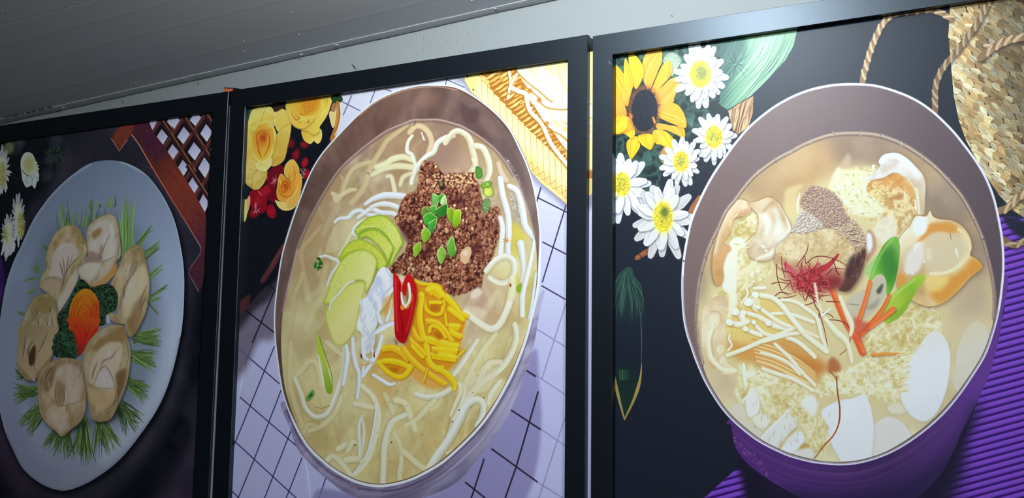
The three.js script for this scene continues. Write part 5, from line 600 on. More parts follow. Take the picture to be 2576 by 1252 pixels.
  const rope = (pts, w, lit = 1) => { band(pts.map(([u, v]) => [u + 3, v + 4]), w + 2, [30, 26, 28, 0.5], { blur: 3 }); band(pts, w, [160 * lit, 128 * lit, 98 * lit]); const Q = S.curve(pts, false, 10); let acc = 0; for (let n = 1; n < Q.length - 1; n++) { acc += Math.hypot(Q[n][0] - Q[n - 1][0], Q[n][1] - Q[n - 1][1]); if (acc < w * 1.5) continue; acc = rnd(-3, 3); const dx = Q[n + 1][0] - Q[n - 1][0], dy = Q[n + 1][1] - Q[n - 1][1], l = Math.hypot(dx, dy) || 1, tx = dx / l, ty = dy / l, nx = -ty, ny = tx; const p = [[Q[n][0] - tx * w * 0.7 + nx * w * 0.42, Q[n][1] - ty * w * 0.7 + ny * w * 0.42], [Q[n][0], Q[n][1]], [Q[n][0] + tx * w * 0.7 - nx * w * 0.42, Q[n][1] + ty * w * 0.7 - ny * w * 0.42]]; band(p, [w * 0.4, w * 0.78, w * 0.36], [210 * lit, 182 * lit, 146 * lit]); band(p.map(([u, v]) => [u + tx * w * 0.42, v + ty * w * 0.42]), [0.8, 2.4, 0.8], [96 * lit, 70 * lit, 54 * lit, 0.7], { blur: 1 }); band(p, [0.8, 1.8, 0.8], [250 * lit, 236 * lit, 214 * lit, 0.7], { off: -0.6, blur: 0.7 }); } };
  rope([[2169, 212], [2172, 190], [2179, 164], [2190, 126], [2204, 91], [2221, 59], [2249, 36], [2300, 28], [2350, 26], [2392, 46]], 15);
  rope([[2352, 284], [2352, 251], [2354, 215], [2367, 179], [2390, 148], [2412, 121], [2439, 85], [2461, 54], [2484, 9], [2500, -30]], 15, 0.86);
  rope([[2466, 146], [2493, 124], [2529, 104], [2573, 94], [2660, 90]], 18, 0.95); rope([[2509, 532], [2535, 522], [2549, 508], [2576, 486], [2640, 450]], 18, 0.95); rope([[2520, 600], [2549, 616], [2576, 608], [2640, 600]], 17, 0.86);
  // leaves behind the flowers
  fill([[1520, 60], [1700, 80], [1830, 60], [1850, 160], [1830, 260], [1760, 330], [1680, 380], [1640, 500], [1520, 420]], [44, 62, 62], 8);
  fill(A([[40, 250], [640, 180], [640, 480], [540, 480], [300, 330], [140, 460]]), [62, 98, 82], 5);
  for (let n = 0; n < 200; n++) { const u = rnd(1545, 1800), v = rnd(80, 480), t = rnd(0, 6.28), l = rnd(5, 16); band([[u, v], [u + Math.cos(t) * l, v + Math.sin(t) * l]], [1.4, 1.2, 0.4], rnd() < 0.5 ? [84, 120, 104, 0.5] : [30, 44, 46, 0.6], { straight: true, cap: false }); }
  mottle([[1540, 60], [1700, 80], [1830, 60], [1850, 160], [1830, 260], [1760, 330], [1680, 380], [1640, 500], [1540, 420]], 0.03, [26, 38, 42, 0.7], [96, 132, 112, 0.5], { ridge: true });
  const leaf = [[1810, 100], [2010, 40], [2004, 80], [1996, 115], [1976, 150], [1935, 196], [1889, 241], [1830, 276], [1809, 262], [1815, 196]];
  poly(leaf, lin(1815, 150, 1960, 150, [70, 104, 94], [128, 172, 140], [186, 222, 186], [164, 206, 168]));
  clip(leaf, () => { for (let n = 0; n < 120; n++) { const t = rnd(), u = 1810 + t * 200, w = rnd(0.8, 2.6), k = rnd(); band([[u, rnd(60, 110)], [u - 30, 150 + rnd(-10, 10)], [u - 84, 215], [u - 140, 280]], [0.6, w, 0.6], k < 0.45 ? [62, 100, 84, 0.45] : k < 0.8 ? [214, 240, 210, 0.5] : [110, 154, 122, 0.6], { blur: 0.5 }); } fill([[1800, 60], [1850, 70], [1880, 120], [1850, 190], [1800, 260]], [62, 94, 90, 0.6], 10); for (let n = 0; n < 90; n++) { const t = rnd(0, 6.28), r = rnd(5, 40); band([[1853 + Math.cos(t) * r * 0.25, 160 + Math.sin(t) * r * 0.3], [1853 + Math.cos(t) * r, 160 + Math.sin(t) * r * 1.2]], [1.4, 1.1, 0.4], rnd() < 0.5 ? [36, 62, 62, 0.55] : [150, 190, 168, 0.5], { straight: true, cap: false }); } }, false);
  const bark = A([[1050, 760], [1130, 705], [1270, 630], [1265, 780], [1225, 900], [1140, 965], [1090, 930]]); poly(bark, [196, 156, 116]); clip(bark, () => { for (let n = 0; n < 60; n++) { const u = rnd(1828, 1896), v = rnd(240, 300); band([[u, v], [u - 8, v + 24], [u - 12, v + 50]], [0.8, rnd(1.4, 3.4), 0.8], rnd() < 0.5 ? [110, 74, 48, 0.8] : [236, 206, 168, 0.8], { blur: 0.5 }); } }, false);
  fill(A([[470, 270], [560, 250], [640, 300], [620, 440], [560, 470], [540, 360]]), [90, 124, 96], 2); for (let n = 0; n < 26; n++) { const t = -2.7 + n * 0.09; band([[1690, 190], [1690 + Math.cos(t) * 26, 168 + Math.sin(t) * 36]], [2, 3, 1.6], n % 2 ? [236, 244, 224, 0.9] : [120, 160, 120, 0.9], { cap: true }); }
  for (const [cx, cy, r, t0, t1, q] of [[1765, 312, 40, -1.4, 0.9, [176, 196, 184]], [1740, 320, 34, -2.4, -1.2, [96, 128, 116]], [1668, 410, 30, -2.6, 0.4, [110, 146, 128]], [1640, 400, 26, 2.4, 4.2, [84, 116, 106]]]) for (let n = 0; n < 20; n++) { const t = t0 + (t1 - t0) * n / 19; band([[cx, cy], [cx + Math.cos(t) * r * 0.8, cy + Math.sin(t) * r]], [1.4, 1.6, 0.5], [...q, 0.75], { straight: true, cap: false }); }
  band(B([[250, 935], [320, 890], [400, 850]]), [12, 14, 12], [150, 92, 66]); band(B([[250, 930], [320, 885]]), 3, [190, 128, 96, 0.8], { blur: 1 }); band(B([[270, 900], [300, 940]]), 2, [60, 36, 30]); band(B([[700, 590], [740, 500], [800, 400]]), [12, 16, 10], [168, 112, 72]);
  // sunflower
  const sp = (p, q1, q2, from = 1) => { const P = A(p); fill(P.map(([u, v]) => [u + 2, v + 3]), [120, 70, 10, 0.45], 4); const m = [1621, 278]; const far = P.reduce((z, p2) => Math.hypot(p2[0] - m[0], p2[1] - m[1]) > Math.hypot(z[0] - m[0], z[1] - m[1]) ? p2 : z, P[0]); fill(P, lin(m[0], m[1], far[0], far[1], [206, 128, 60], q2, q1, q1)); clip(P, () => { for (let n = 0; n < 7; n++) { const k = rnd(-0.3, 0.3), dx = far[0] - m[0], dy = far[1] - m[1]; band([[m[0] + dx * 0.3 - dy * k, m[1] + dy * 0.3 + dx * k], [m[0] + dx * 0.7 - dy * k * 0.8, m[1] + dy * 0.7 + dx * k * 0.8], [far[0], far[1]]], [0.6, rnd(1, 2.4), 0.5], rnd() < 0.5 ? [206, 140, 30, 0.5] : [255, 236, 130, 0.6], { blur: 0.7 }); } }); };
  const Ya = [255, 204, 56], Yb = [244, 178, 84];
  sp([[50, 370], [110, 400], [140, 460], [150, 560], [140, 680], [160, 800], [60, 810], [40, 600]], [250, 190, 62], Yb); sp([[300, 340], [330, 260], [370, 225], [460, 215], [470, 320], [440, 400], [400, 500], [360, 570], [310, 500]], [246, 184, 80], Yb); sp([[180, 270], [230, 270], [290, 340], [310, 420], [290, 500], [240, 570], [200, 480], [185, 380]], [255, 206, 54], Yb); sp([[135, 470], [140, 340], [155, 300], [185, 370], [200, 450], [220, 520], [190, 640], [170, 720], [130, 680], [130, 560]], [252, 196, 58], Yb); sp([[400, 520], [470, 370], [530, 320], [555, 360], [545, 450], [470, 540], [410, 600], [380, 590]], [248, 188, 66], Yb); sp([[410, 610], [480, 540], [550, 480], [630, 470], [625, 540], [580, 640], [560, 690], [430, 700]], [244, 180, 80], Yb); sp([[430, 870], [560, 890], [660, 910], [665, 1000], [600, 970], [510, 930], [430, 920]], [244, 182, 66], Yb); sp([[440, 720], [540, 690], [610, 710], [660, 780], [685, 870], [670, 910], [580, 880], [450, 820], [430, 770]], [248, 182, 60], Yb); sp([[390, 940], [480, 930], [560, 990], [590, 1080], [580, 1150], [540, 1110], [470, 1060], [410, 1040]], Ya, Yb); sp([[170, 1020], [240, 980], [275, 1040], [270, 1090], [200, 1185], [180, 1150], [160, 1080]], Ya, Yb); sp([[50, 850], [110, 800], [190, 820], [220, 880], [235, 960], [200, 1000], [140, 960], [60, 960]], [252, 200, 60], Yb); sp([[260, 980], [360, 960], [415, 1000], [400, 1050], [370, 1100], [310, 1070], [280, 1040]], Ya, Yb); sp([[130, 850], [170, 850], [150, 930], [60, 960], [45, 900]], [254, 214, 70], Ya);
  oval(1621, 276, 41, 62, 0.08, [168, 104, 60, 0.7], 6);
  for (let n = 0; n < 90; n++) { const t = n / 90 * 6.283; band([[1621 + Math.cos(t) * 26, 278 + Math.sin(t) * 44], [1621 + Math.cos(t) * rnd(33, 40), 278 + Math.sin(t) * rnd(52, 62)]], [3.4, 2.6, 0.8], [76, 48, 44, 0.9], { straight: true }); }
  oval(1621, 278, 33, 53, 0.06, [40, 40, 52]); spots(S.ovalPts(1621, 278, 31, 51, 0.06), 300, (u, v) => oval(u, v, 0.9, 1.1, 0, rnd() < 0.5 ? [64, 64, 78, 0.6] : [24, 24, 34, 0.7])); fill(A([[385, 815], [400, 815], [415, 860], [400, 870]]), [226, 156, 84], 1); fill(A([[180, 780], [215, 800], [200, 840]]), [206, 130, 60], 2);
  // daisies
  const petal = (cx, cy, t, r0, r1, w, q) => { const dx = Math.cos(t) * 0.8, dy = Math.sin(t), p = [[cx + dx * r0, cy + dy * r0], [cx + dx * (r0 + (r1 - r0) * 0.6), cy + dy * (r0 + (r1 - r0) * 0.6)], [cx + dx * r1, cy + dy * r1]]; band(p.map(([u, v]) => [u + 1.2, v + 2]), [w * 0.7, w * 1.12, w * 0.7], [70, 72, 84, 0.5], { blur: 2 }); band(p, [w * 0.55, w, w * 0.62], q); band(p, [w * 0.2, w * 0.3, w * 0.1], [q[0] * 0.9, q[1] * 0.9, q[2] * 0.92, 0.5], { off: 0.8, blur: 1 }); };
  const daisy = (cx, cy, r, crx, cry, n, q, tilt = 0) => { for (let layer = 0; layer < 2; layer++) for (let m = 0; m < n; m++) { const t = (m + layer * 0.5) / n * 6.283 + rnd(-0.16, 0.16), k = [1, 0.8][layer] * rnd(0.86, 1.08) * (1 + tilt * Math.sin(t)), s = rnd(-12, 6) - (layer === 0 ? 14 : 0); petal(cx, cy, t, crx * 0.7, r * k, r * rnd(0.25, 0.33), [q[0] + s, q[1] + s, q[2] + s]); }
    oval(cx, cy, crx * 1.25, cry * 1.25, 0, [236, 232, 150, 0.7], 4); oval(cx, cy, crx, cry, 0, [226, 208, 74]); for (let m = 0; m < 170; m++) { const t = rnd(0, 6.283), rr = Math.sqrt(rnd()), u = cx + Math.cos(t) * crx * rr, v = cy + Math.sin(t) * cry * rr; oval(u, v, 1.6, 1.9, t, rr < 0.55 ? (rnd() < 0.6 ? [148, 156, 92, 0.8] : [196, 190, 100, 0.8]) : (rnd() < 0.6 ? [246, 232, 96, 0.9] : [196, 168, 40, 0.8])); } };
  daisy(1762, 186, 76, 26, 33, 15, [252, 252, 252], 0.06); daisy(1796, 344, 64, 20, 27, 13, [240, 240, 240], 0.05); daisy(1565, 463, 84, 19, 29, 12, [242, 242, 248], 0.12);
  fill(A([[450, 1150], [500, 1070], [560, 1140], [590, 1200], [540, 1252], [480, 1220]]), [196, 150, 96], 2); daisy(1713, 406, 60, 18, 25, 13, [240, 240, 238], 0.0); daisy(1668, 546, 94, 23, 37, 13, [234, 230, 228], 0.1);
  oval(1672, 533, 10, 13, 0, [92, 110, 56, 0.8], 4); oval(1766, 183, 14, 18, 0, [134, 146, 96, 0.7], 5);
  for (const [u, v] of [[1785, 225], [1775, 228], [1768, 226], [1795, 222]]) band([[u, v], [u - 4, v + 9]], 2.4, [120, 120, 130, 0.7], { straight: true, blur: 1 });
  // long leaf at the lower left
  const lf = L([[180, 88], [205, 110], [215, 150], [262, 220], [292, 380], [300, 560], [275, 760], [255, 900], [220, 1030], [145, 1180], [100, 1060], [65, 900], [50, 740], [52, 400], [65, 240], [100, 150], [150, 100]]);
  fill(lf, lin(1580, 670, 1570, 1054, [54, 84, 74], [44, 66, 62], [36, 44, 56], [36, 42, 54], [34, 54, 50], [40, 58, 52]));
  clip(lf, () => { for (let n = 0; n < 70; n++) { const u = rnd(1540, 1622), v = rnd(672, 740); band([[1580 + (u - 1580) * 0.4, v], [u, v + 40], [u, v + rnd(50, 90)]], [0.6, rnd(1, 2.4), 0.5], rnd() < 0.6 ? [92, 122, 108, 0.5] : [28, 44, 44, 0.6], { blur: 0.7 }); } for (let n = 0; n < 14; n++) { const u = rnd(1556, 1580); band([[u, 930], [u + 1, 955]], 1.4, [84, 118, 84, 0.6], { straight: true, blur: 0.8 }); } });
  band(L([[55, 740], [75, 890], [110, 1050], [145, 1180]]), [1, 8, 3], [168, 148, 98]); band(L([[268, 780], [255, 900], [215, 1030], [145, 1178]]), [1, 9, 3], [172, 148, 90]); band(L([[245, 340], [262, 470], [268, 640], [265, 780]]), [1, 2, 1], [120, 122, 134, 0.8]);
  // bowl body
  const rim = [[2095, 211], [2162, 209], [2218, 216], [2287, 240], [2340, 272], [2392, 320], [2427, 362], [2458, 404], [2483, 447], [2502, 495], [2515, 550], [2524, 604], [2527, 662], [2524, 715], [2515, 780], [2497, 848], [2478, 897], [2448, 946], [2414, 995], [2376, 1040], [2331, 1081], [2278, 1119], [2226, 1146], [2169, 1164], [2120, 1170], [2080, 1168], [2040, 1163], [1993, 1151], [1958, 1137], [1909, 1112], [1865, 1079], [1830, 1046], [1802, 1010], [1772, 960], [1750, 910], [1738, 876], [1726, 840], [1718, 800], [1714, 745], [1714, 696], [1717, 653], [1725, 604], [1737, 552], [1757, 504], [1780, 458], [1806, 416], [1851, 354], [1893, 308], [1956, 260], [2025, 227]];
  const body = [[2528, 690], [2522, 790], [2512, 856], [2490, 938], [2460, 1006], [2424, 1076], [2400, 1130], [2360, 1200], [2290, 1262], [2180, 1296], [2040, 1262], [1960, 1222], [1900, 1182], [1868, 1152], [1848, 1118], [1840, 1070], [1838, 1050], [2000, 900], [2400, 800]];
  fill(body, lin(1850, 1100, 2460, 980, [92, 56, 122], [92, 58, 122], [82, 54, 110], [74, 52, 98], [92, 62, 122], [108, 70, 146]));
  clip(body, () => { fill([[1960, 1230], [2100, 1240], [2250, 1220], [2380, 1130], [2460, 1000], [2480, 1080], [2380, 1280], [2100, 1360], [1960, 1320]], [46, 40, 72, 0.7], 18); for (let n = 0; n < 70; n++) { const u = rnd(1840, 1930), v = 1090 + (u - 1840) * 0.9 + rnd(0, 26); oval(u, v, rnd(0.8, 2), rnd(0.8, 3), 0.5, [176, 130, 176, 0.5]); } for (let n = 0; n < 24; n++) { const k = rnd(10, 60); band(rim.slice(18, 32).map(([u, v]) => [u, v + k]), [0.8, rnd(1, 4), 0.8], rnd() < 0.5 ? [134, 92, 146, 0.25] : [58, 36, 82, 0.3], { blur: 2 }); } });
  fill(rim, [238, 234, 242]);
  const ctr = [2120, 690], inner = rim.map(([u, v], n) => { const q = n > 13 && n < 36 ? 7 : 7, l = Math.hypot(u - ctr[0], v - ctr[1]); return [u - (u - ctr[0]) / l * q, v - (v - ctr[1]) / l * q]; });
  band([...inner, inner[0]], 2.4, [96, 84, 92, 0.7], { blur: 0.8 });
  fill(inner, lin(1780, 520, 2500, 560, [130, 110, 108], [134, 114, 112], [126, 108, 108], [110, 94, 98], [102, 88, 94]));
  const broth = [[2095, 337], [2165, 334], [2218, 341], [2270, 361], [2318, 391], [2353, 419], [2387, 454], [2422, 497], [2450, 549], [2470, 596], [2485, 648], [2496, 699], [2502, 750], [2500, 800], [2488, 848], [2469, 895], [2440, 942], [2406, 990], [2368, 1034], [2324, 1074], [2272, 1111], [2222, 1138], [2168, 1155], [2120, 1161], [2080, 1160], [2042, 1154], [1996, 1142], [1962, 1129], [1914, 1104], [1871, 1071], [1837, 1039], [1810, 1004], [1782, 956], [1767, 914], [1757, 870], [1751, 816], [1753, 761], [1758, 715], [1763, 690], [1775, 645], [1789, 608], [1806, 574], [1826, 530], [1849, 501], [1875, 466], [1904, 435], [1950, 401], [1990, 379], [2035, 356]];
  fill(broth, lin(2100, 340, 2080, 1160, [168, 142, 120], [200, 170, 132], [214, 190, 150], [226, 208, 166], [236, 224, 184], [238, 228, 188]));
  clip(broth, () => {
    for (const [u, v, r, q] of [[2040, 430, 80, [214, 176, 128]], [1960, 470, 60, [206, 172, 132]], [2180, 390, 80, [160, 136, 120]], [2380, 520, 70, [146, 130, 122]], [2440, 640, 60, [150, 132, 122]], [2440, 760, 50, [190, 170, 148]], [1790, 720, 40, [150, 132, 124]], [1800, 950, 60, [216, 194, 162]], [2440, 860, 60, [220, 204, 170]]]) oval(u, v, r, r * 1.1, 0, [...q, 0.75], 24);
    mottle(broth, 0.007, [158, 128, 98, 0.28], [246, 226, 186, 0.2], { k: 4 });
    // heap of shredded cabbage and egg, cream and pale yellow, under everything
    const heap = [[1800, 560], [1850, 500], [1960, 520], [2090, 440], [2200, 420], [2300, 500], [2350, 620], [2380, 760], [2350, 850], [2330, 980], [2240, 1040], [2120, 1010], [2060, 1070], [1960, 1080], [1880, 1020], [1830, 920], [1780, 880], [1770, 780], [1790, 660]];
    fill(heap, [226, 210, 164], 16);
    const cream = [[250, 244, 214], [240, 230, 182], [232, 218, 158], [252, 248, 232], [222, 202, 140], [246, 238, 196], [218, 196, 128]];
    const shreds = (P, n, big = 1) => { fill(P, [232, 220, 170, 0.9], 6); mottle(P, 0.016, [206, 178, 110, 0.6], [255, 250, 228, 0.6], { k: 4, seedAt: n }); mottle(P, 0.045, [196, 168, 104, 0.4], [255, 253, 240, 0.55], { ridge: true, k: 2.6, seedAt: n * 1.3 }); spots(P, n * 0.5, (u, v) => { const t = rnd(0, 6.28), l = rnd(3, 11) * big, q = cream[(rnd() * 7) | 0], w = rnd(3, 9) * big, p = [[u - Math.cos(t) * l, v - Math.sin(t) * l], [u + rnd(-5, 5), v + rnd(-5, 5)], [u + Math.cos(t + rnd(-0.9, 0.9)) * l, v + Math.sin(t) * l]]; if (rnd() < 0.3) band(p.map(([a, b]) => [a + 1.5, b + 3]), [1.5, w, 1.5], [176, 146, 84, 0.4], { blur: 2.4 }); band(p, [w * 0.5, w, w * 0.4], [...q, rnd(0.5, 0.9)], { blur: rnd() < 0.6 ? 2 : 0 }); if (rnd() < 0.16) band([[u - 3, v], [u + 3, v + rnd(-3, 3)]], [0.6, 2.4, 0.6], [255, 255, 252, 0.95]); if (rnd() < 0.12) band([[u, v], [u + rnd(-9, 9), v + rnd(-5, 5)]], [0.5, 1.5, 0.5], [150, 118, 54, 0.6]); }); };
    shreds([[2180, 820], [2260, 780], [2340, 770], [2370, 830], [2330, 900], [2300, 960], [2250, 1010], [2200, 1000], [2140, 990], [2040, 1000], [1960, 1040], [1900, 1050], [1850, 990], [1880, 960], [2000, 960], [2120, 930], [2170, 900]], 760);
    shreds([[1840, 560], [1920, 540], [1960, 620], [1930, 700], [1850, 740], [1820, 690]], 170); shreds([[1800, 740], [1880, 720], [1900, 800], [1830, 860], [1800, 900], [1790, 800]], 130); shreds([[1870, 900], [1980, 930], [2060, 960], [2040, 1040], [1960, 1090], [1890, 1060], [1860, 980]], 300); shreds([[2100, 440], [2170, 420], [2280, 440], [2310, 500], [2240, 560], [2160, 540]], 240);
    // wonton at the upper left
    const tan = C([[250, 1000], [265, 860], [325, 650], [385, 510], [480, 424], [560, 446], [590, 500], [540, 560], [440, 590], [410, 700], [340, 810], [400, 830], [400, 900], [350, 1000], [330, 1150], [290, 1170], [260, 1110]]);
    fill(tan.map(([u, v]) => [u - 4, v + 3]), [110, 90, 76, 0.5], 6); band([...tan, tan[0]], 4, [140, 96, 58, 0.6], { blur: 3 }); fill(tan, lin(1800, 560, 1850, 680, [232, 204, 164], [226, 184, 136], [222, 172, 120])); mottle(tan, 0.014, [176, 132, 84, 0.45], [255, 248, 230, 0.5], { k: 3.6, seedAt: 1 }); clip(tan, () => { band(C([[270, 880], [330, 660], [400, 520], [480, 440]]), 12, [240, 222, 190, 0.7], { blur: 4 }); fill(C([[440, 560], [560, 500], [570, 550], [470, 600]]), [200, 150, 110, 0.7], 5); });
    fill(C([[400, 800], [470, 750], [550, 790], [530, 840], [440, 860]]), [246, 240, 226], 2);
    const wont = C([[560, 460], [640, 440], [740, 404], [820, 445], [880, 545], [936, 655], [920, 745], [840, 850], [800, 920], [700, 960], [590, 930], [560, 820], [640, 700], [650, 560]]);
    fill(wont.map(([u, v]) => [u + 2, v + 5]), [150, 118, 80, 0.5], 6); band([...wont, wont[0]], 4, [150, 112, 70, 0.6], { blur: 3 }); fill(wont, lin(1900, 500, 1960, 640, [222, 196, 158], [232, 216, 186], [244, 236, 222])); mottle(wont, 0.014, [176, 132, 84, 0.45], [255, 248, 230, 0.5], { k: 3.6, seedAt: 2 }); clip(wont, () => { band(C([[690, 540], [740, 480], [790, 440]]), 6, [190, 156, 112, 0.7], { blur: 3 }); band(C([[830, 450], [890, 560], [925, 680], [880, 760]]), 6, [250, 246, 236, 0.8], { blur: 2 }); band(C([[700, 560], [740, 640], [720, 720]]), 14, [252, 248, 240, 0.7], { blur: 5 }); band(C([[800, 520], [830, 620], [820, 720]]), 16, [250, 246, 236, 0.6], { blur: 5 }); for (const [u, v] of [[835, 705], [700, 840], [720, 870], [690, 830]]) oval(1720 + u * 0.28754, 380 + v * 0.28754, 4, 2.6, 0.5, [255, 255, 255]); });
    for (let n = 0; n < 24; n++) { const u = rnd(1838, 1880), v = rnd(548, 640); band([[u, v], [u + rnd(8, 30), v - rnd(-6, 22)]], [0.8, rnd(2, 4), 0.8], rnd() < 0.4 ? [190, 170, 96, 0.8] : [244, 236, 196], {}); }
    fill(C([[350, 1000], [400, 880], [470, 880], [460, 1060], [460, 1220], [400, 1250], [340, 1190], [360, 1100]]), [246, 240, 222], 2); fill(C([[470, 1060], [560, 1000], [640, 950], [600, 1040], [480, 1100]]), [242, 232, 196], 2); fill(C([[880, 420], [900, 330], [1050, 290], [990, 380], [990, 500], [940, 600], [890, 520]]), [232, 212, 160, 0.75], 4); band(C([[1015, 370], [995, 460], [1000, 540]]), [3, 5, 3], [250, 248, 234]); band(C([[880, 740], [780, 880], [640, 940]]), [8, 14, 6], [248, 242, 224, 0.9], { blur: 2 });
    // shredded cabbage above right
    fill(D([[640, 390], [720, 210], [760, 230], [850, 230], [960, 245], [1000, 330], [1070, 500], [1155, 575], [1070, 645], [920, 640], [800, 560], [710, 440]]), [240, 234, 200], 3); for (let n = 0; n < 120; n++) { const p = D([[rnd(680, 1120), rnd(240, 620)]])[0], t = rnd(-0.4, 1.6), l = rnd(4, 14); band([[p[0], p[1]], [p[0] + Math.cos(t) * l * 0.6, p[1] + Math.sin(t) * l * 0.4], [p[0] + Math.cos(t) * l, p[1] + Math.sin(t) * l]], [0.8, rnd(2, 4.4), 0.8], rnd() < 0.4 ? [250, 250, 240] : rnd() < 0.5 ? [228, 216, 160] : [200, 184, 120, 0.8]); } for (const [u, v] of [[730, 400], [790, 520], [930, 590], [980, 310], [720, 380]]) { const p = D([[u, v]])[0]; oval(p[0], p[1], 4, 3, 0, [255, 255, 255]); } fill(D([[740, 210], [810, 90], [835, 150], [820, 220]]), [216, 190, 158, 0.8], 4);
    // upper right wonton
    const w2 = E([[40, 330], [140, 305], [230, 262], [310, 285], [390, 360], [430, 470], [440, 610], [380, 680], [280, 800], [240, 860], [100, 860], [40, 800], [90, 700], [150, 600], [120, 520], [0, 420]]);
    fill(w2, lin(2240, 440, 2240, 600, [226, 172, 104], [228, 200, 146], [234, 216, 172], [226, 210, 172])); mottle(w2, 0.04, [186, 140, 76, 0.6], [252, 240, 200, 0.7], { ridge: true, k: 3 }); clip(w2, () => { fill(E([[90, 330], [240, 265], [330, 310], [420, 420], [430, 520], [330, 400], [220, 360]]), [216, 150, 82, 0.7], 8); for (let n = 0; n < 40; n++) { const p = E([[rnd(20, 330), rnd(340, 560)]])[0]; band([p, [p[0] + rnd(-14, 14), p[1] + rnd(-8, 8)]], rnd(1.6, 3.6), rnd() < 0.6 ? [244, 228, 170, 0.9] : [190, 150, 80, 0.6]); } fill(E([[210, 490], [260, 450], [320, 440], [310, 490]]), [176, 116, 70, 0.7], 3); band(E([[330, 430], [340, 480]]), 3, [250, 244, 220]); });
    const w2r = E([[0, 300], [60, 262], [120, 200], [105, 160], [150, 100], [260, 85], [350, 130], [430, 205], [490, 275], [515, 360], [510, 480], [500, 610], [450, 630], [440, 500], [420, 400], [370, 320], [300, 270], [230, 255], [150, 298], [30, 320]]);
    fill(w2r.map(([u, v]) => [u + 4, v + 1]), [120, 104, 96, 0.5], 6); fill(w2r, lin(2210, 390, 2320, 540, [240, 238, 240], [236, 230, 224], [228, 212, 190], [226, 204, 172])); mottle(w2r, 0.014, [176, 132, 84, 0.45], [255, 248, 230, 0.5], { k: 3.6, seedAt: 3 }); clip(w2r, () => { band(E([[170, 120], [280, 110], [380, 190], [450, 290]]), 12, [250, 250, 252, 0.8], { blur: 5 }); band(E([[430, 400], [450, 500], [455, 610]]), 8, [248, 236, 206, 0.9], { blur: 2 }); band(E([[240, 268], [320, 290], [400, 370], [440, 480]]), 3, [250, 244, 226], { blur: 1 }); }); band(E([[428, 500], [430, 590]]), [3, 5, 3], [255, 252, 240]);
    fill(E([[60, 810], [90, 690], [150, 640], [240, 650], [250, 760], [230, 840], [130, 880]]), [238, 230, 210, 0.85], 5); fill(E([[0, 780], [50, 770], [80, 840], [85, 920], [40, 1000], [0, 1030]]), [196, 156, 130, 0.9], 2); fill(E([[0, 800], [40, 800], [50, 900], [20, 960], [0, 960]]), [240, 236, 240], 2);
    // lower right wonton
    const w3 = E([[290, 830], [380, 720], [430, 640], [520, 640], [555, 590], [580, 640], [640, 664], [750, 678], [840, 730], [900, 815], [920, 910], [905, 980], [960, 1010], [1010, 1085], [900, 1180], [800, 1290], [660, 1400], [500, 1420], [300, 1300], [260, 1150], [280, 960]]);
    fill(w3.map(([u, v]) => [u + 3, v + 5]), [130, 108, 88, 0.5], 7); band([...w3, w3[0]], 5, [150, 104, 60, 0.6], { blur: 3 }); fill(w3, lin(2270, 560, 2440, 760, [240, 226, 196], [236, 218, 180], [228, 200, 150], [218, 168, 96]));
    mottle(w3, 0.014, [176, 132, 84, 0.45], [255, 248, 230, 0.5], { k: 3.6, seedAt: 4 }); clip(w3, () => { fill(E([[430, 870], [480, 810], [540, 710], [640, 690], [750, 700], [810, 760], [740, 790], [640, 775], [560, 800], [500, 850]]), [220, 158, 82, 0.95], 4); fill(E([[490, 900], [560, 800], [660, 790], [740, 800], [840, 850], [860, 950], [800, 1060], [700, 1120], [560, 1120], [490, 1020]]), [222, 206, 172, 0.95], 5); fill(E([[330, 1080], [360, 960], [430, 890], [490, 880], [500, 1000], [460, 1110], [400, 1150], [340, 1130]]), [236, 228, 218, 0.95], 4); fill(E([[700, 1190], [830, 1110], [930, 1000], [980, 1030], [1020, 1090], [900, 1190], [790, 1300], [640, 1400], [560, 1300]]), [222, 156, 72, 0.9], 7); fill(E([[260, 1140], [330, 1150], [360, 1220], [320, 1300], [250, 1260]]), [216, 158, 84, 0.9], 5); fill(E([[520, 1160], [680, 1160], [720, 1200], [640, 1290], [520, 1280]]), [244, 216, 140, 0.8], 6); band(E([[560, 1140], [700, 1130], [820, 1060], [900, 970]]), 8, [246, 232, 196], { blur: 1.5 }); band(E([[800, 750], [860, 800], [900, 890], [890, 970], [820, 1040]]), 7, [244, 224, 178], { blur: 1.4 }); band(E([[780, 920], [800, 1000]]), [2, 5, 2], [255, 255, 250]); band(E([[420, 950], [440, 890], [470, 870]]), [2, 6, 2], [255, 255, 255]); band(E([[540, 930], [550, 1020]]), 9, [240, 230, 206, 0.8], { blur: 4 }); band(E([[730, 790], [740, 840]]), 1.6, [140, 96, 60, 0.8]); fill(E([[410, 700], [460, 640], [520, 660], [530, 740], [490, 800], [420, 790]]), [246, 246, 240], 3); for (const [u, v] of [[360, 1130], [400, 1140], [505, 1035]]) oval(2180 + u * 0.28754, 360 + v * 0.28754, 3, 2.4, 0, [255, 255, 255]); });
    // tripe and meat
    const meat = D([[178, 970], [190, 900], [250, 850], [330, 780], [450, 765], [560, 752], [700, 748], [800, 800], [900, 870], [965, 930], [960, 1020], [930, 1130], [880, 1230], [800, 1300], [640, 1250], [500, 1180], [300, 1120], [180, 1060]]);
    fill(meat.map(([u, v]) => [u + 4, v + 5]), [120, 92, 70, 0.5], 8); band([...meat, meat[0]], 5, [120, 86, 58, 0.6], { blur: 4 }); fill(meat, lin(2000, 590, 2080, 690, [230, 210, 170], [224, 202, 158], [214, 188, 142]));
    mottle(meat, 0.03, [184, 150, 104, 0.4], [246, 232, 198, 0.5], { k: 4 }); mottle(meat, 0.12, [168, 136, 92, 0.35], [246, 234, 204, 0.35], { k: 3 }); clip(meat, () => band(D([[180, 1000], [250, 1040], [400, 1060], [560, 1100], [700, 1130], [800, 1150]]), 16, [186, 138, 96, 0.5], { blur: 7 }));
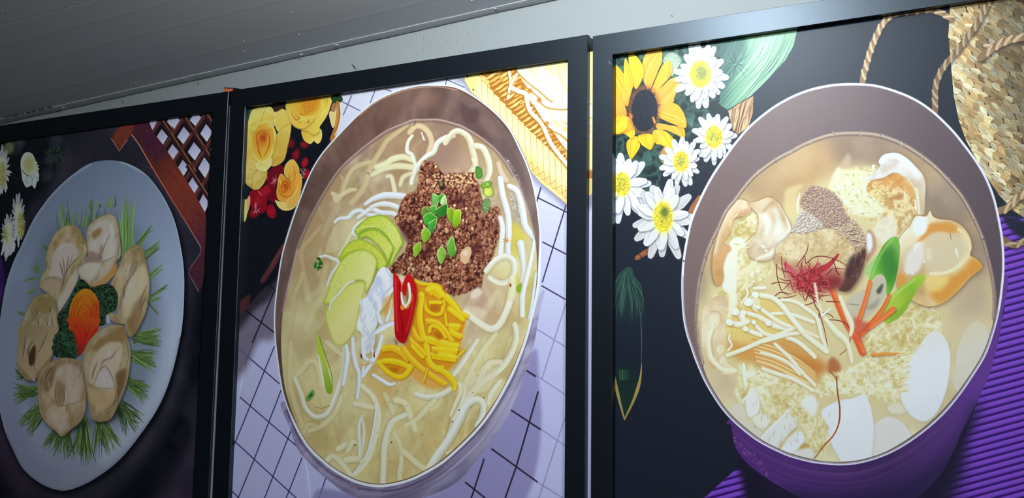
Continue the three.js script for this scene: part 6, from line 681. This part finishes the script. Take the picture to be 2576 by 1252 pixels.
    clip(meat, () => { for (let n = 0; n < 260; n++) { const p = D([[rnd(180, 960), rnd(760, 1180)]])[0]; band([p, [p[0] + rnd(-7, 7), p[1] + rnd(-3, 3)]], rnd(0.8, 1.8), rnd() < 0.5 ? [176, 146, 104, 0.45] : [246, 232, 198, 0.6]); } fill(D([[980, 900], [965, 1050], [900, 1200], [820, 1300], [720, 1300], [790, 1150], [830, 1080], [890, 980]]), [92, 58, 54, 0.95], 5); fill(D([[830, 1000], [900, 970], [860, 1090], [800, 1180], [780, 1140]]), [66, 44, 48, 0.85], 5); for (let n = 0; n < 50; n++) { const p = D([[rnd(860, 980), rnd(900, 1150)]])[0]; band([p, [p[0] + rnd(-3, 3), p[1] + rnd(4, 14)]], rnd(1, 2.4), rnd() < 0.5 ? [150, 118, 100, 0.7] : [56, 36, 36, 0.7]); } fill(D([[400, 1120], [560, 1070], [700, 1090], [780, 1160], [700, 1252], [500, 1252]]), [172, 112, 96, 0.6], 8); });
    const grain = (P, n, base, r) => { fill(P, [base[0] - 34, base[1] - 36, base[2] - 36], 2); spots(P, n, (u, v) => { const t = rnd(0, 6.28), k = rnd(r * 0.8, r * 1.8), m = rnd(-14, 20), p = [[u - Math.cos(t) * k, v - Math.sin(t) * k], [u + rnd(-1.6, 1.6), v + rnd(-1.6, 1.6)], [u + Math.cos(t) * k, v + Math.sin(t) * k]]; band(p.map(([a, b]) => [a + 0.8, b + 1.6]), [1, r * 0.9, 1], [120, 88, 74, 0.7]); band(p, [1, r * 0.95, 1], [base[0] + m, base[1] + m, base[2] + m]); if (rnd() < 0.4) oval(u - 0.6, v - 0.8, r * 0.3, r * 0.24, t, [255, 248, 238, 0.85]); }); };
    grain(D([[395, 530], [410, 470], [450, 410], [500, 372], [600, 395], [690, 440], [745, 510], [775, 590], [825, 670], [800, 725], [700, 745], [600, 725], [530, 650], [440, 595]]), 620, [200, 174, 156], 2.9);
    grain(D([[320, 770], [350, 690], [410, 590], [470, 620], [525, 650], [590, 730], [500, 770], [420, 780]]), 240, [236, 226, 214], 2.4); grain(D([[690, 745], [800, 725], [850, 670], [900, 710], [945, 780], [970, 870], [930, 925], [860, 900], [790, 830]]), 230, [222, 200, 172], 2.6);
    for (const p of [[[800, 770], [880, 765]], [[820, 800], [900, 800]], [[830, 850], [900, 860]]]) band(D(p), [1, 3, 1], [104, 76, 62, 0.8], { blur: 0.8 });
    // peppers, carrot
    fill(Gq([[660, 500], [760, 440], [850, 400], [900, 310], [960, 296], [995, 380], [985, 480], [920, 570], [850, 640], [760, 700], [690, 680], [650, 580]]), [206, 196, 172], 3); fill(Gq([[820, 560], [880, 530], [930, 490], [910, 560], [850, 590]]), [170, 158, 140, 0.8], 3); band(Gq([[680, 540], [760, 550]]), 2, [120, 108, 96, 0.7]); fill(Gq([[905, 430], [960, 370], [950, 430], [925, 460]]), [96, 96, 84], 2);
    const gp = Gq([[848, 312], [870, 250], [900, 175], [960, 60], [1020, -4], [1060, -16], [1085, 0], [1100, 80], [1085, 240], [1045, 400], [992, 475], [985, 350], [950, 296], [900, 306], [870, 345], [845, 350]]);
    fill(Gq([[800, 280], [850, 200], [910, 140], [860, 300]]), [176, 206, 140], 2); fill(gp, lin(2190, 690, 2266, 640, [150, 196, 96], [98, 166, 62], [78, 140, 56], [130, 180, 84])); clip(gp, () => { band(Gq([[870, 300], [940, 130], [1040, 0]]), 6, [170, 210, 110, 0.8], { blur: 3 }); fill(Gq([[960, 160], [1050, 60], [1060, 260], [1000, 380], [970, 280]]), [70, 128, 60, 0.6], 8); });
    const gp2 = Gq([[955, 600], [1020, 480], [1080, 420], [1150, 370], [1240, 304], [1300, 300], [1310, 340], [1250, 420], [1190, 520], [1110, 640], [1000, 705], [960, 670]]);
    fill(gp2, lin(2230, 770, 2320, 700, [186, 204, 96], [172, 198, 74], [146, 182, 66], [176, 202, 84])); clip(gp2, () => { fill(Gq([[1020, 640], [1120, 560], [1200, 470], [1190, 540], [1100, 660], [1000, 710]]), [126, 166, 52, 0.6], 6); band(Gq([[1010, 510], [1100, 430], [1230, 330]]), 5, [208, 222, 130, 0.8], { blur: 3 }); });
    const carrot = (p, w, q = [232, 124, 66]) => { band(Gq(p).map(([u, v]) => [u + 2, v + 3]), w, [120, 50, 24, 0.45], { blur: 2.4 }); band(Gq(p), w, q); band(Gq(p), (Array.isArray(w) ? w[1] : w) * 0.35, [248, 160, 96, 0.7], { off: -0.6, blur: 1.6 }); };
    carrot([[478, 320], [560, 480], [650, 680], [740, 830], [790, 945]], [12, 18, 17], [226, 106, 66]); carrot([[852, 355], [815, 500], [760, 670]], [9, 10, 12]); carrot([[1012, 465], [960, 570], [870, 690], [780, 790]], [7, 10, 14], [226, 116, 62]); carrot([[1045, 585], [960, 650], [840, 740]], [14, 13, 11], [234, 128, 70]); carrot([[862, 962], [960, 955], [1105, 952]], [5, 7, 3], [238, 164, 80]); fill(Gq([[720, 640], [760, 680], [850, 700], [830, 770], [770, 800], [800, 860], [760, 850], [720, 760]]), [206, 92, 70, 0.8], 5);
    // chilli threads
    fill(Gq([[150, 220], [280, 250], [420, 260], [600, 290], [600, 390], [520, 440], [400, 480], [280, 450], [190, 420], [160, 320]]), [168, 70, 72, 0.6], 10); band(Gq([[330, 360], [430, 270], [520, 210], [590, 130]]), [10, 15, 5], [184, 58, 66]); band(Gq([[150, 210], [230, 300], [330, 350]]), [10, 14, 10], [206, 96, 110]); fill(Gq([[420, 340], [600, 320], [600, 400], [480, 420]]), [120, 44, 52, 0.7], 6);
    const thread = (p, w = 2, q = [134, 34, 42]) => band(Gq(p), [w, w, w * 0.6], q);
    for (let n = 0; n < 190; n++) { const t = rnd(0, 6.28), u = 350 + Math.cos(t) * rnd(10, 170), v = 350 + Math.sin(t) * rnd(10, 110), s = rnd(0, 6.28), l = rnd(30, 120), bnd = rnd(-40, 40); thread([[u, v], [u + Math.cos(s) * l * 0.5 + bnd * 0.4, v + Math.sin(s) * l * 0.5 - bnd * 0.4], [u + Math.cos(s) * l, v + Math.sin(s) * l]], rnd(1.1, 2.6), [[150, 36, 46], [186, 58, 66], [110, 28, 36], [206, 92, 96], [140, 40, 40]][(rnd() * 5) | 0]); }
    for (const p of [[[240, 230], [300, 150], [330, 100], [340, 35]], [[320, 210], [380, 160], [450, 145], [560, 170], [680, 235]], [[80, 210], [80, 300], [120, 430], [180, 470]], [[35, 375], [100, 360], [180, 375]], [[120, 150], [125, 240], [150, 330]], [[150, 190], [150, 260]], [[60, 480], [110, 445], [200, 460]], [[60, 495], [150, 490], [240, 470]], [[300, 555], [380, 530], [440, 480], [520, 470]], [[350, 420], [330, 490], [310, 510], [290, 440]], [[430, 480], [430, 580], [440, 640], [470, 740], [500, 890]], [[420, 480], [430, 620], [420, 710]], [[380, 500], [420, 590], [520, 630], [550, 660]], [[505, 672], [600, 680], [670, 720], [690, 800], [670, 900], [600, 965]], [[310, 140], [320, 210]], [[540, 170], [590, 300]], [[690, 230], [745, 225]], [[490, 520], [610, 525]], [[600, 300], [560, 250], [640, 250]]]) thread(p, 2.2, [124, 44, 42]);
    // enoki mushrooms
    const EN = [248, 240, 214]; fill(Fq([[340, 640], [640, 660], [900, 620], [1240, 860], [1200, 960], [1130, 1060], [900, 1000], [640, 880], [400, 820]]), [216, 160, 92, 0.9], 10); fill(Fq([[320, 460], [500, 330], [640, 210], [800, 330], [960, 520], [840, 620], [500, 680], [330, 590]]), [232, 206, 130, 0.9], 8); fill(Fq([[640, 820], [900, 780], [1240, 880], [1130, 960], [860, 930]]), [204, 136, 74, 0.75], 8);
    const enoki = (p, w, cap) => { noodle(Fq(p), Array.isArray(w) ? w : [w * 0.9, w, w], EN, [170, 120, 60], [255, 255, 255], 1); if (cap) { const [u, v] = Fq([p[0]])[0]; oval(u + 1.5, v + 2.5, w * 0.72, w * 0.62, 0.4, [150, 110, 60, 0.5], 2.5); oval(u, v, w * 0.7, w * 0.6, 0.4, [250, 246, 226]); oval(u - 2, v - 2, w * 0.3, w * 0.24, 0.4, [255, 255, 255, 0.9], 1); } };
    for (let n = 0; n < 18; n++) { const t = n / 17; noodle(Fq([[560 + t * 40, 640 + t * 200], [760, 700 + t * 190], [960, 800 + t * 190], [1140 + t * 10, 940 + t * 140]]), [3, 5, 4], n % 3 ? [246, 222, 164] : [198, 134, 70], [160, 96, 44], null, 0.95); }
    enoki([[830, 270], [960, 290], [1070, 360], [1160, 440], [1200, 600], [1240, 700]], 9); enoki([[740, 400], [880, 400], [1000, 430], [1130, 480]], 9); enoki([[880, 620], [980, 660], [1080, 740], [1140, 800]], 11); enoki([[770, 680], [900, 800], [1010, 930], [1140, 1060]], 9); enoki([[640, 760], [780, 800], [900, 860], [1000, 960]], 8); enoki([[660, 910], [800, 960], [950, 1010], [1120, 1110]], 10); enoki([[480, 390], [600, 420], [700, 470], [860, 520]], 11, true); enoki([[400, 380], [460, 420], [480, 480]], 16, true); enoki([[350, 480], [440, 500], [520, 470]], 14, true); enoki([[575, 480], [620, 540], [690, 590], [780, 610]], 9, true); enoki([[500, 540], [560, 570], [640, 600]], 11, true); enoki([[710, 490], [780, 520], [880, 540]], 11, true); enoki([[520, 290], [560, 300], [600, 350]], 18, true); enoki([[615, 335], [700, 400], [800, 470], [930, 530]], 10, true); enoki([[330, 785], [480, 730], [640, 660], [800, 600], [960, 525]], 11); enoki([[660, 660], [800, 620], [900, 590], [995, 580]], 9); enoki([[590, 225], [740, 250], [830, 320], [900, 410], [980, 510], [1070, 610], [1252, 750]], 13, true); enoki([[350, 590], [345, 640], [370, 690], [335, 740]], 5); enoki([[460, 300], [520, 220], [510, 160], [560, 130]], 5); enoki([[580, 165], [680, 160]], 9);
    for (const p of [[[1140, 120], [1180, 330], [1240, 470]], [[1050, 560], [1180, 620]]]) noodle(Fq(p), 7, [246, 238, 212], [170, 130, 80], null, 0.9);
    noodle(Gq([[600, 480], [660, 620], [700, 720], [690, 800]]), [8, 14, 8], [246, 236, 206], [180, 140, 90], null); noodle(Gq([[480, 660], [560, 760], [660, 860], [700, 1020]]), [10, 16, 8], [246, 238, 208], [190, 150, 96], null); noodle(Gq([[450, 640], [500, 600], [525, 575]]), 5, [252, 250, 240], [160, 130, 90], null);
    fill(Gq([[500, 1100], [505, 1020], [540, 980], [590, 1020], [610, 1090], [540, 1110]]), [186, 112, 72, 0.9], 5);
    // folds at the left edge
    const fold = Fq([[95, 420], [120, 330], [200, 250], [300, 230], [340, 300], [300, 420], [310, 520], [300, 700], [330, 850], [420, 920], [360, 960], [250, 940], [160, 860], [110, 740], [90, 580]]); fill(fold, lin(1770, 760, 1850, 900, [226, 204, 170], [236, 218, 184], [244, 230, 196])); mottle(fold, 0.016, [190, 150, 104, 0.4], [255, 248, 228, 0.5], { k: 3.6, seedAt: 6 }); clip(fold, () => { band(Fq([[200, 520], [160, 640], [180, 800], [280, 910], [420, 925]]), 9, [250, 240, 214], { blur: 1.6 }); band(Fq([[225, 520], [185, 650], [205, 790]]), 3, [196, 160, 110, 0.7], { blur: 2 }); oval(1796, 808, 14, 20, 0.2, [244, 230, 200], 4); band(Fq([[170, 380], [260, 390], [270, 480]]), 3, [204, 172, 130, 0.8], { blur: 2 }); fill(Fq([[105, 720], [140, 820], [220, 910], [180, 930], [110, 840]]), [206, 150, 96, 0.8], 5); });
    for (const [u, v, r] of [[270, 730, 9], [295, 830, 7], [215, 495, 6], [600, 290, 10]]) { const p = Fq([[u, v]])[0]; oval(p[0], p[1], r, r * 1.1, 0, [240, 226, 186], 1); band(S.ovalPts(p[0], p[1], r, r * 1.1, 0, 14).slice(4, 12), 1.8, [255, 255, 250]); } band(Fq([[480, 870], [490, 960], [500, 1060]]), [8, 11, 8], [248, 244, 228]); fill(Fq([[340, 200], [400, 190], [420, 300], [360, 420], [320, 460], [350, 330]]), [246, 240, 214], 3);
    // rice cakes
    const cake = (P, q, edge = [196, 186, 160]) => { fill(P.map(([u, v]) => [u + 1, v + 3]), [...edge, 0.6], 5); fill(P, q, 1.2); };
    cake(J([[750, 400], [770, 240], [830, 120], [900, 70], [960, 120], [985, 220], [960, 320], [870, 450], [790, 545], [740, 500]]), lin(2400, 820, 2470, 960, [232, 220, 192, 0.7], [230, 224, 210, 0.9], [226, 218, 200, 0.9])); cake(J([[200, 780], [290, 712], [370, 730], [430, 785], [460, 860], [380, 930], [280, 985], [195, 1000], [190, 900]]), [234, 230, 222]); cake(J([[300, 640], [380, 620], [420, 680], [330, 690]]), [236, 228, 204]);
    cake(J([[388, 500], [400, 400], [450, 330], [510, 240], [560, 170], [620, 136], [680, 180], [715, 280], [712, 420], [685, 550], [640, 660], [590, 720], [535, 742], [460, 705], [395, 610]]), lin(2290, 850, 2360, 1050, [236, 232, 222], [240, 240, 244], [242, 242, 248], [236, 236, 240]));
    cake([[2066, 1036], [2084, 1020], [2110, 1008], [2150, 1000], [2175, 992], [2192, 1030], [2198, 1080], [2194, 1130], [2184, 1170], [2130, 1180], [2110, 1150], [2090, 1112], [2076, 1072]], [240, 240, 246]); fill(I([[1560, 340], [1620, 220], [1700, 250], [1700, 370], [1620, 390]]), [250, 250, 252, 0.9], 5);
    for (let n = 0; n < 60; n++) { const u = 2262 + rnd(-14, 20) - n * 0.1, v = 880 + n * 1.9; band([[u, v], [u + rnd(4, 14), v - rnd(2, 10)], [u + rnd(14, 26), v - rnd(-4, 12)]], [1, rnd(3, 6), 1], [...cream[(rnd() * 7) | 0], 0.85], { blur: rnd() < 0.5 ? 1.6 : 0 }); }
    // strips at the lower left
    for (const [P, q] of [[[[310, 320], [420, 230], [500, 300], [520, 420], [640, 500], [680, 560], [620, 620], [430, 470], [330, 380]], [228, 220, 200]], [[[500, 170], [560, 60], [620, 120], [650, 260], [620, 340], [540, 380], [500, 290]], [242, 240, 234]], [[[570, 390], [700, 340], [760, 420], [700, 500], [620, 480]], [240, 236, 220]], [[[650, 640], [760, 500], [870, 400], [960, 320], [1050, 450], [980, 540], [900, 650], [840, 720], [760, 720]], [236, 234, 230]], [[[880, 760], [920, 650], [1000, 570], [1090, 530], [1130, 620], [1080, 700], [960, 790]], [242, 242, 246]], [[[960, 790], [1080, 730], [1200, 720], [1230, 780], [1190, 850], [1080, 830]], [234, 230, 222]]]) cake(I(P), q); band(I([[640, 640], [740, 520], [860, 410], [960, 300]]), [4, 6, 4], [252, 252, 248]); band(I([[880, 760], [920, 650], [1000, 570], [1060, 520]]), [3, 5, 3], [255, 255, 255]); band(I([[460, 240], [480, 190], [520, 140]]), [2, 6, 2], [255, 255, 255]); fill(I([[840, 700], [900, 640], [1030, 500], [1050, 520], [940, 630], [890, 700]]), [200, 176, 116, 0.8], 4); fill(I([[1070, 720], [1130, 660], [1200, 690], [1150, 710]]), [196, 160, 90, 0.9], 3);
    fill(I([[1100, 200], [1180, 140], [1260, 190], [1270, 290], [1220, 380], [1120, 290], [1080, 240]]), [246, 244, 236], 4); shreds(I([[960, 320], [1100, 280], [1210, 380], [1330, 400], [1390, 620], [1250, 760], [1180, 620], [1060, 420]]), 150, 0.8);
    for (let n = 0; n < 40; n++) { const u = rnd(1880, 2090), v = rnd(980, 1140); band([[u, v], [u + rnd(-6, 6), v + rnd(6, 18)]], rnd(0.8, 1.8), [170, 140, 70, 0.5]); }
    band(I([[1480, -60], [1482, 60], [1495, 160], [1512, 300], [1500, 450], [1440, 580], [1340, 690], [1240, 825]]), [3, 4, 2.4], [164, 92, 44]); band(I([[1478, 340], [1480, 450], [1420, 580]]), [1, 4, 1], [255, 252, 246, 0.9], { blur: 1 }); band(Gq([[520, 1100], [570, 1160], [580, 1252]]), 2.6, [150, 104, 60]);
    spots(broth, 260, (u, v) => oval(u, v, rnd(0.5, 1.3), rnd(0.5, 1.3), 0, [250, 244, 230, 0.5]));
  });
  { const ring = [...broth.slice(33), ...broth.slice(0, 14)]; band(ring.map(([u, v]) => [u, v - 4]), 3, [92, 78, 82, 0.7], { blur: 1.4 }); band(ring, 10, [150, 130, 124, 0.9], { blur: 1 }); band(ring, 5, [206, 182, 160, 0.95], { off: 0.1, blur: 1 }); band(ring.map(([u, v]) => [u, v + 7]), 2.4, [104, 86, 80, 0.7], { blur: 1.2 }); for (let n = 0; n < 200; n++) { const p = ring[(rnd(0, ring.length - 1)) | 0]; oval(p[0] + rnd(-3, 5), p[1] + rnd(-7, 7), rnd(0.8, 2), rnd(0.8, 2), 0, rnd() < 0.5 ? [212, 200, 196, 0.6] : [92, 80, 84, 0.6]); } }
  band(rim.slice(14, 40), 1.6, [70, 50, 86, 0.5], { off: 2.6, blur: 0.8 }); oval(1720, 656, 2, 2, 0, [30, 26, 30]);
  S.press(1.12, 1.08, 6);
  return S.texture();
}
// ---------------------------------------------------------------- hang the posters
const hung = [
  framedPoster(-0.0051 - W, -0.0004, -0.00614, -0.0051, printDumplings, [0.01, W + 0.003, 0.021, 0.0042], 'black framed poster of boiled dumplings on a white plate with grass blades'),
  framedPoster(0, 0, 0, 0, printNoodles, [0.01, W + 0.0062, 0.021, 0.0080], 'black framed poster of noodle soup topped with minced meat, zucchini and red chilli'),
  framedPoster(0.6071, -0.0033, 0.0007, 0.6071, printRiceCake, [0.008, W + 0.003, 0.021, 0.0098], 'black framed poster of rice cake soup with a sunflower and daisies'),
];
hung.forEach((o) => { o.userData.group = 'framed food posters in a row'; });

// ---------------------------------------------------------------- small things
{ // the orange shim wedged on the corner where two frames meet
  const z = FRONT - 0.001, P = (x, y) => onPlane(x, y, z), a = P(562, 229.5), o = new THREE.Group();
  o.name = 'shim'; o.position.copy(a).setZ(0); scene.add(o);
  tag(o, 'small orange and black shim on the joint of two black frames', 'shim');
  const out = (pts, depth) => { const s = new THREE.Shape(pts.map(([x, y]) => { const p = P(x, y); return new THREE.Vector2(p.x - a.x, p.y - a.y); })); return new THREE.ExtrudeGeometry(s, { depth, bevelEnabled: true, bevelSize: 0.0002, bevelThickness: 0.0002, bevelSegments: 1 }); };
  const m1 = mesh('wedge', out([[562, 230], [581, 229.6], [584, 222.4], [562, 222]], 0.014), new THREE.MeshStandardMaterial({ color: 0xe0704a, roughness: 0.7 }), o);
  m1.position.z = z - 0.0152; m1.userData.label = 'orange wedge';
  const m2 = mesh('cover', out([[562, 222], [584, 222.6], [609, 226], [609, 223.5], [587, 220.8], [562, 219.4]], 0.014), new THREE.MeshStandardMaterial({ color: 0x15161a, roughness: 0.6 }), o);
  m2.position.z = z - 0.0152; m2.userData.label = 'black top strip';
}
{ // blemishes on wall, ceiling, filler and rails
  const wall = scene.getObjectByName('wall_back'), ceil = scene.getObjectByName('ceiling'), trim = scene.getObjectByName('trim_1');
  const white = new THREE.MeshStandardMaterial({ color: 0xe9eaec, roughness: 0.5 }), dark = new THREE.MeshStandardMaterial({ color: 0x1c1f22, roughness: 0.9 }), chip = new THREE.MeshStandardMaterial({ color: 0x39454a, roughness: 0.9 });
  const drop = new THREE.SphereGeometry(1, 12, 8);
  const n = new THREE.Vector3(-CEILS, 1, -CEILZ).normalize(), c0 = new THREE.Vector3(0, Y0 + CEIL0, 0);
  const onCeiling = (px, py) => { const d = new THREE.Vector3((px - 1288) / F, -(py - 626) / F, -1).transformDirection(inv); return eye.clone().addScaledVector(d, c0.clone().sub(eye).dot(n) / d.dot(n)); };
  ceil.updateMatrixWorld(true);
  for (const [x, y, r] of [[735, 31, 1.1], [752, 87, 1.3], [614, 104, 0.9], [615, 129, 0.8], [1187, 2, 1.3], [342, 210, 0.8], [330, 205, 0.6], [5, 28, 0.9], [200, 222, 0.6]]) { const m = mesh('paint_drop', drop, white, ceil); m.scale.set(r * 0.001, 0.0005, r * 0.0013); m.position.copy(ceil.worldToLocal(onCeiling(x, y))); }
  for (const [x, y, r] of [[758, 137, 2], [847, 113, 2.2], [159, 270, 1.6], [1246, 22, 1.4]]) { const m = mesh('filler_lump', drop, white, trim); m.scale.set(r * 0.0016, 0.0007, 0.0008); m.position.copy(onPlane(x, y, 0.0125)); }
  for (const [x0, y0, x1, y1] of [[12, 295.4, 26, 292], [29, 291.4, 48, 287.4], [54, 286.4, 60, 285], [66, 283.6, 76, 281.6], [79, 280.8, 92, 277.6], [97, 276.6, 113, 273], [119, 271.6, 130, 269.4]]) { const p = onPlane(x0, y0, 0.0142), q = onPlane(x1, y1, 0.0142), m = mesh('crack', new THREE.BoxGeometry(p.distanceTo(q), 0.0009, 0.0006), dark, trim); m.position.copy(p).add(q).multiplyScalar(0.5); m.rotation.z = Math.atan2(q.y - p.y, q.x - p.x); }
  const sliver = (x0, y0, x1, y1, w, z, mat, name, parent) => { const p = onPlane(x0, y0, z), q = onPlane(x1, y1, z), l = p.distanceTo(q), s = new THREE.Shape([[-l / 2, 0], [-l * 0.1, w / 2], [l / 2, 0], [l * 0.1, -w / 2]].map(([u, v]) => new THREE.Vector2(u, v))), g = new THREE.ExtrudeGeometry(s, { depth: 0.0002, bevelEnabled: false }), m = mesh(name, g, mat, parent); g.rotateZ(Math.atan2(q.y - p.y, q.x - p.x)).translate((p.x + q.x) / 2, (p.y + q.y) / 2, z - 0.0001); if (parent !== wall && parent !== trim) { m.geometry.applyMatrix4(parent.matrixWorld.clone().invert()); } return m; };
  sliver(884, 160, 897, 176, 0.0022, 0.0005, chip, 'gouge', wall); sliver(497, 205, 500, 214, 0.001, 0.0004, chip, 'gouge', wall); sliver(307, 250, 308, 260, 0.001, 0.0004, chip, 'gouge', wall); sliver(1688, 38, 1693, 42, 0.0012, 0.0004, chip, 'gouge', wall);
  const scuff = new THREE.MeshStandardMaterial({ color: 0x9aa6b4, roughness: 0.5 });
  for (const [x0, y0, x1, y1] of [[1940, 61, 1952, 70], [2071, 0, 2064, 22], [1530, 152, 1537, 163]]) sliver(x0, y0, x1, y1, 0.0007, FRONT + 0.0001, scuff, 'scuff', hung[2]);
}
renderer.render(scene, camera);
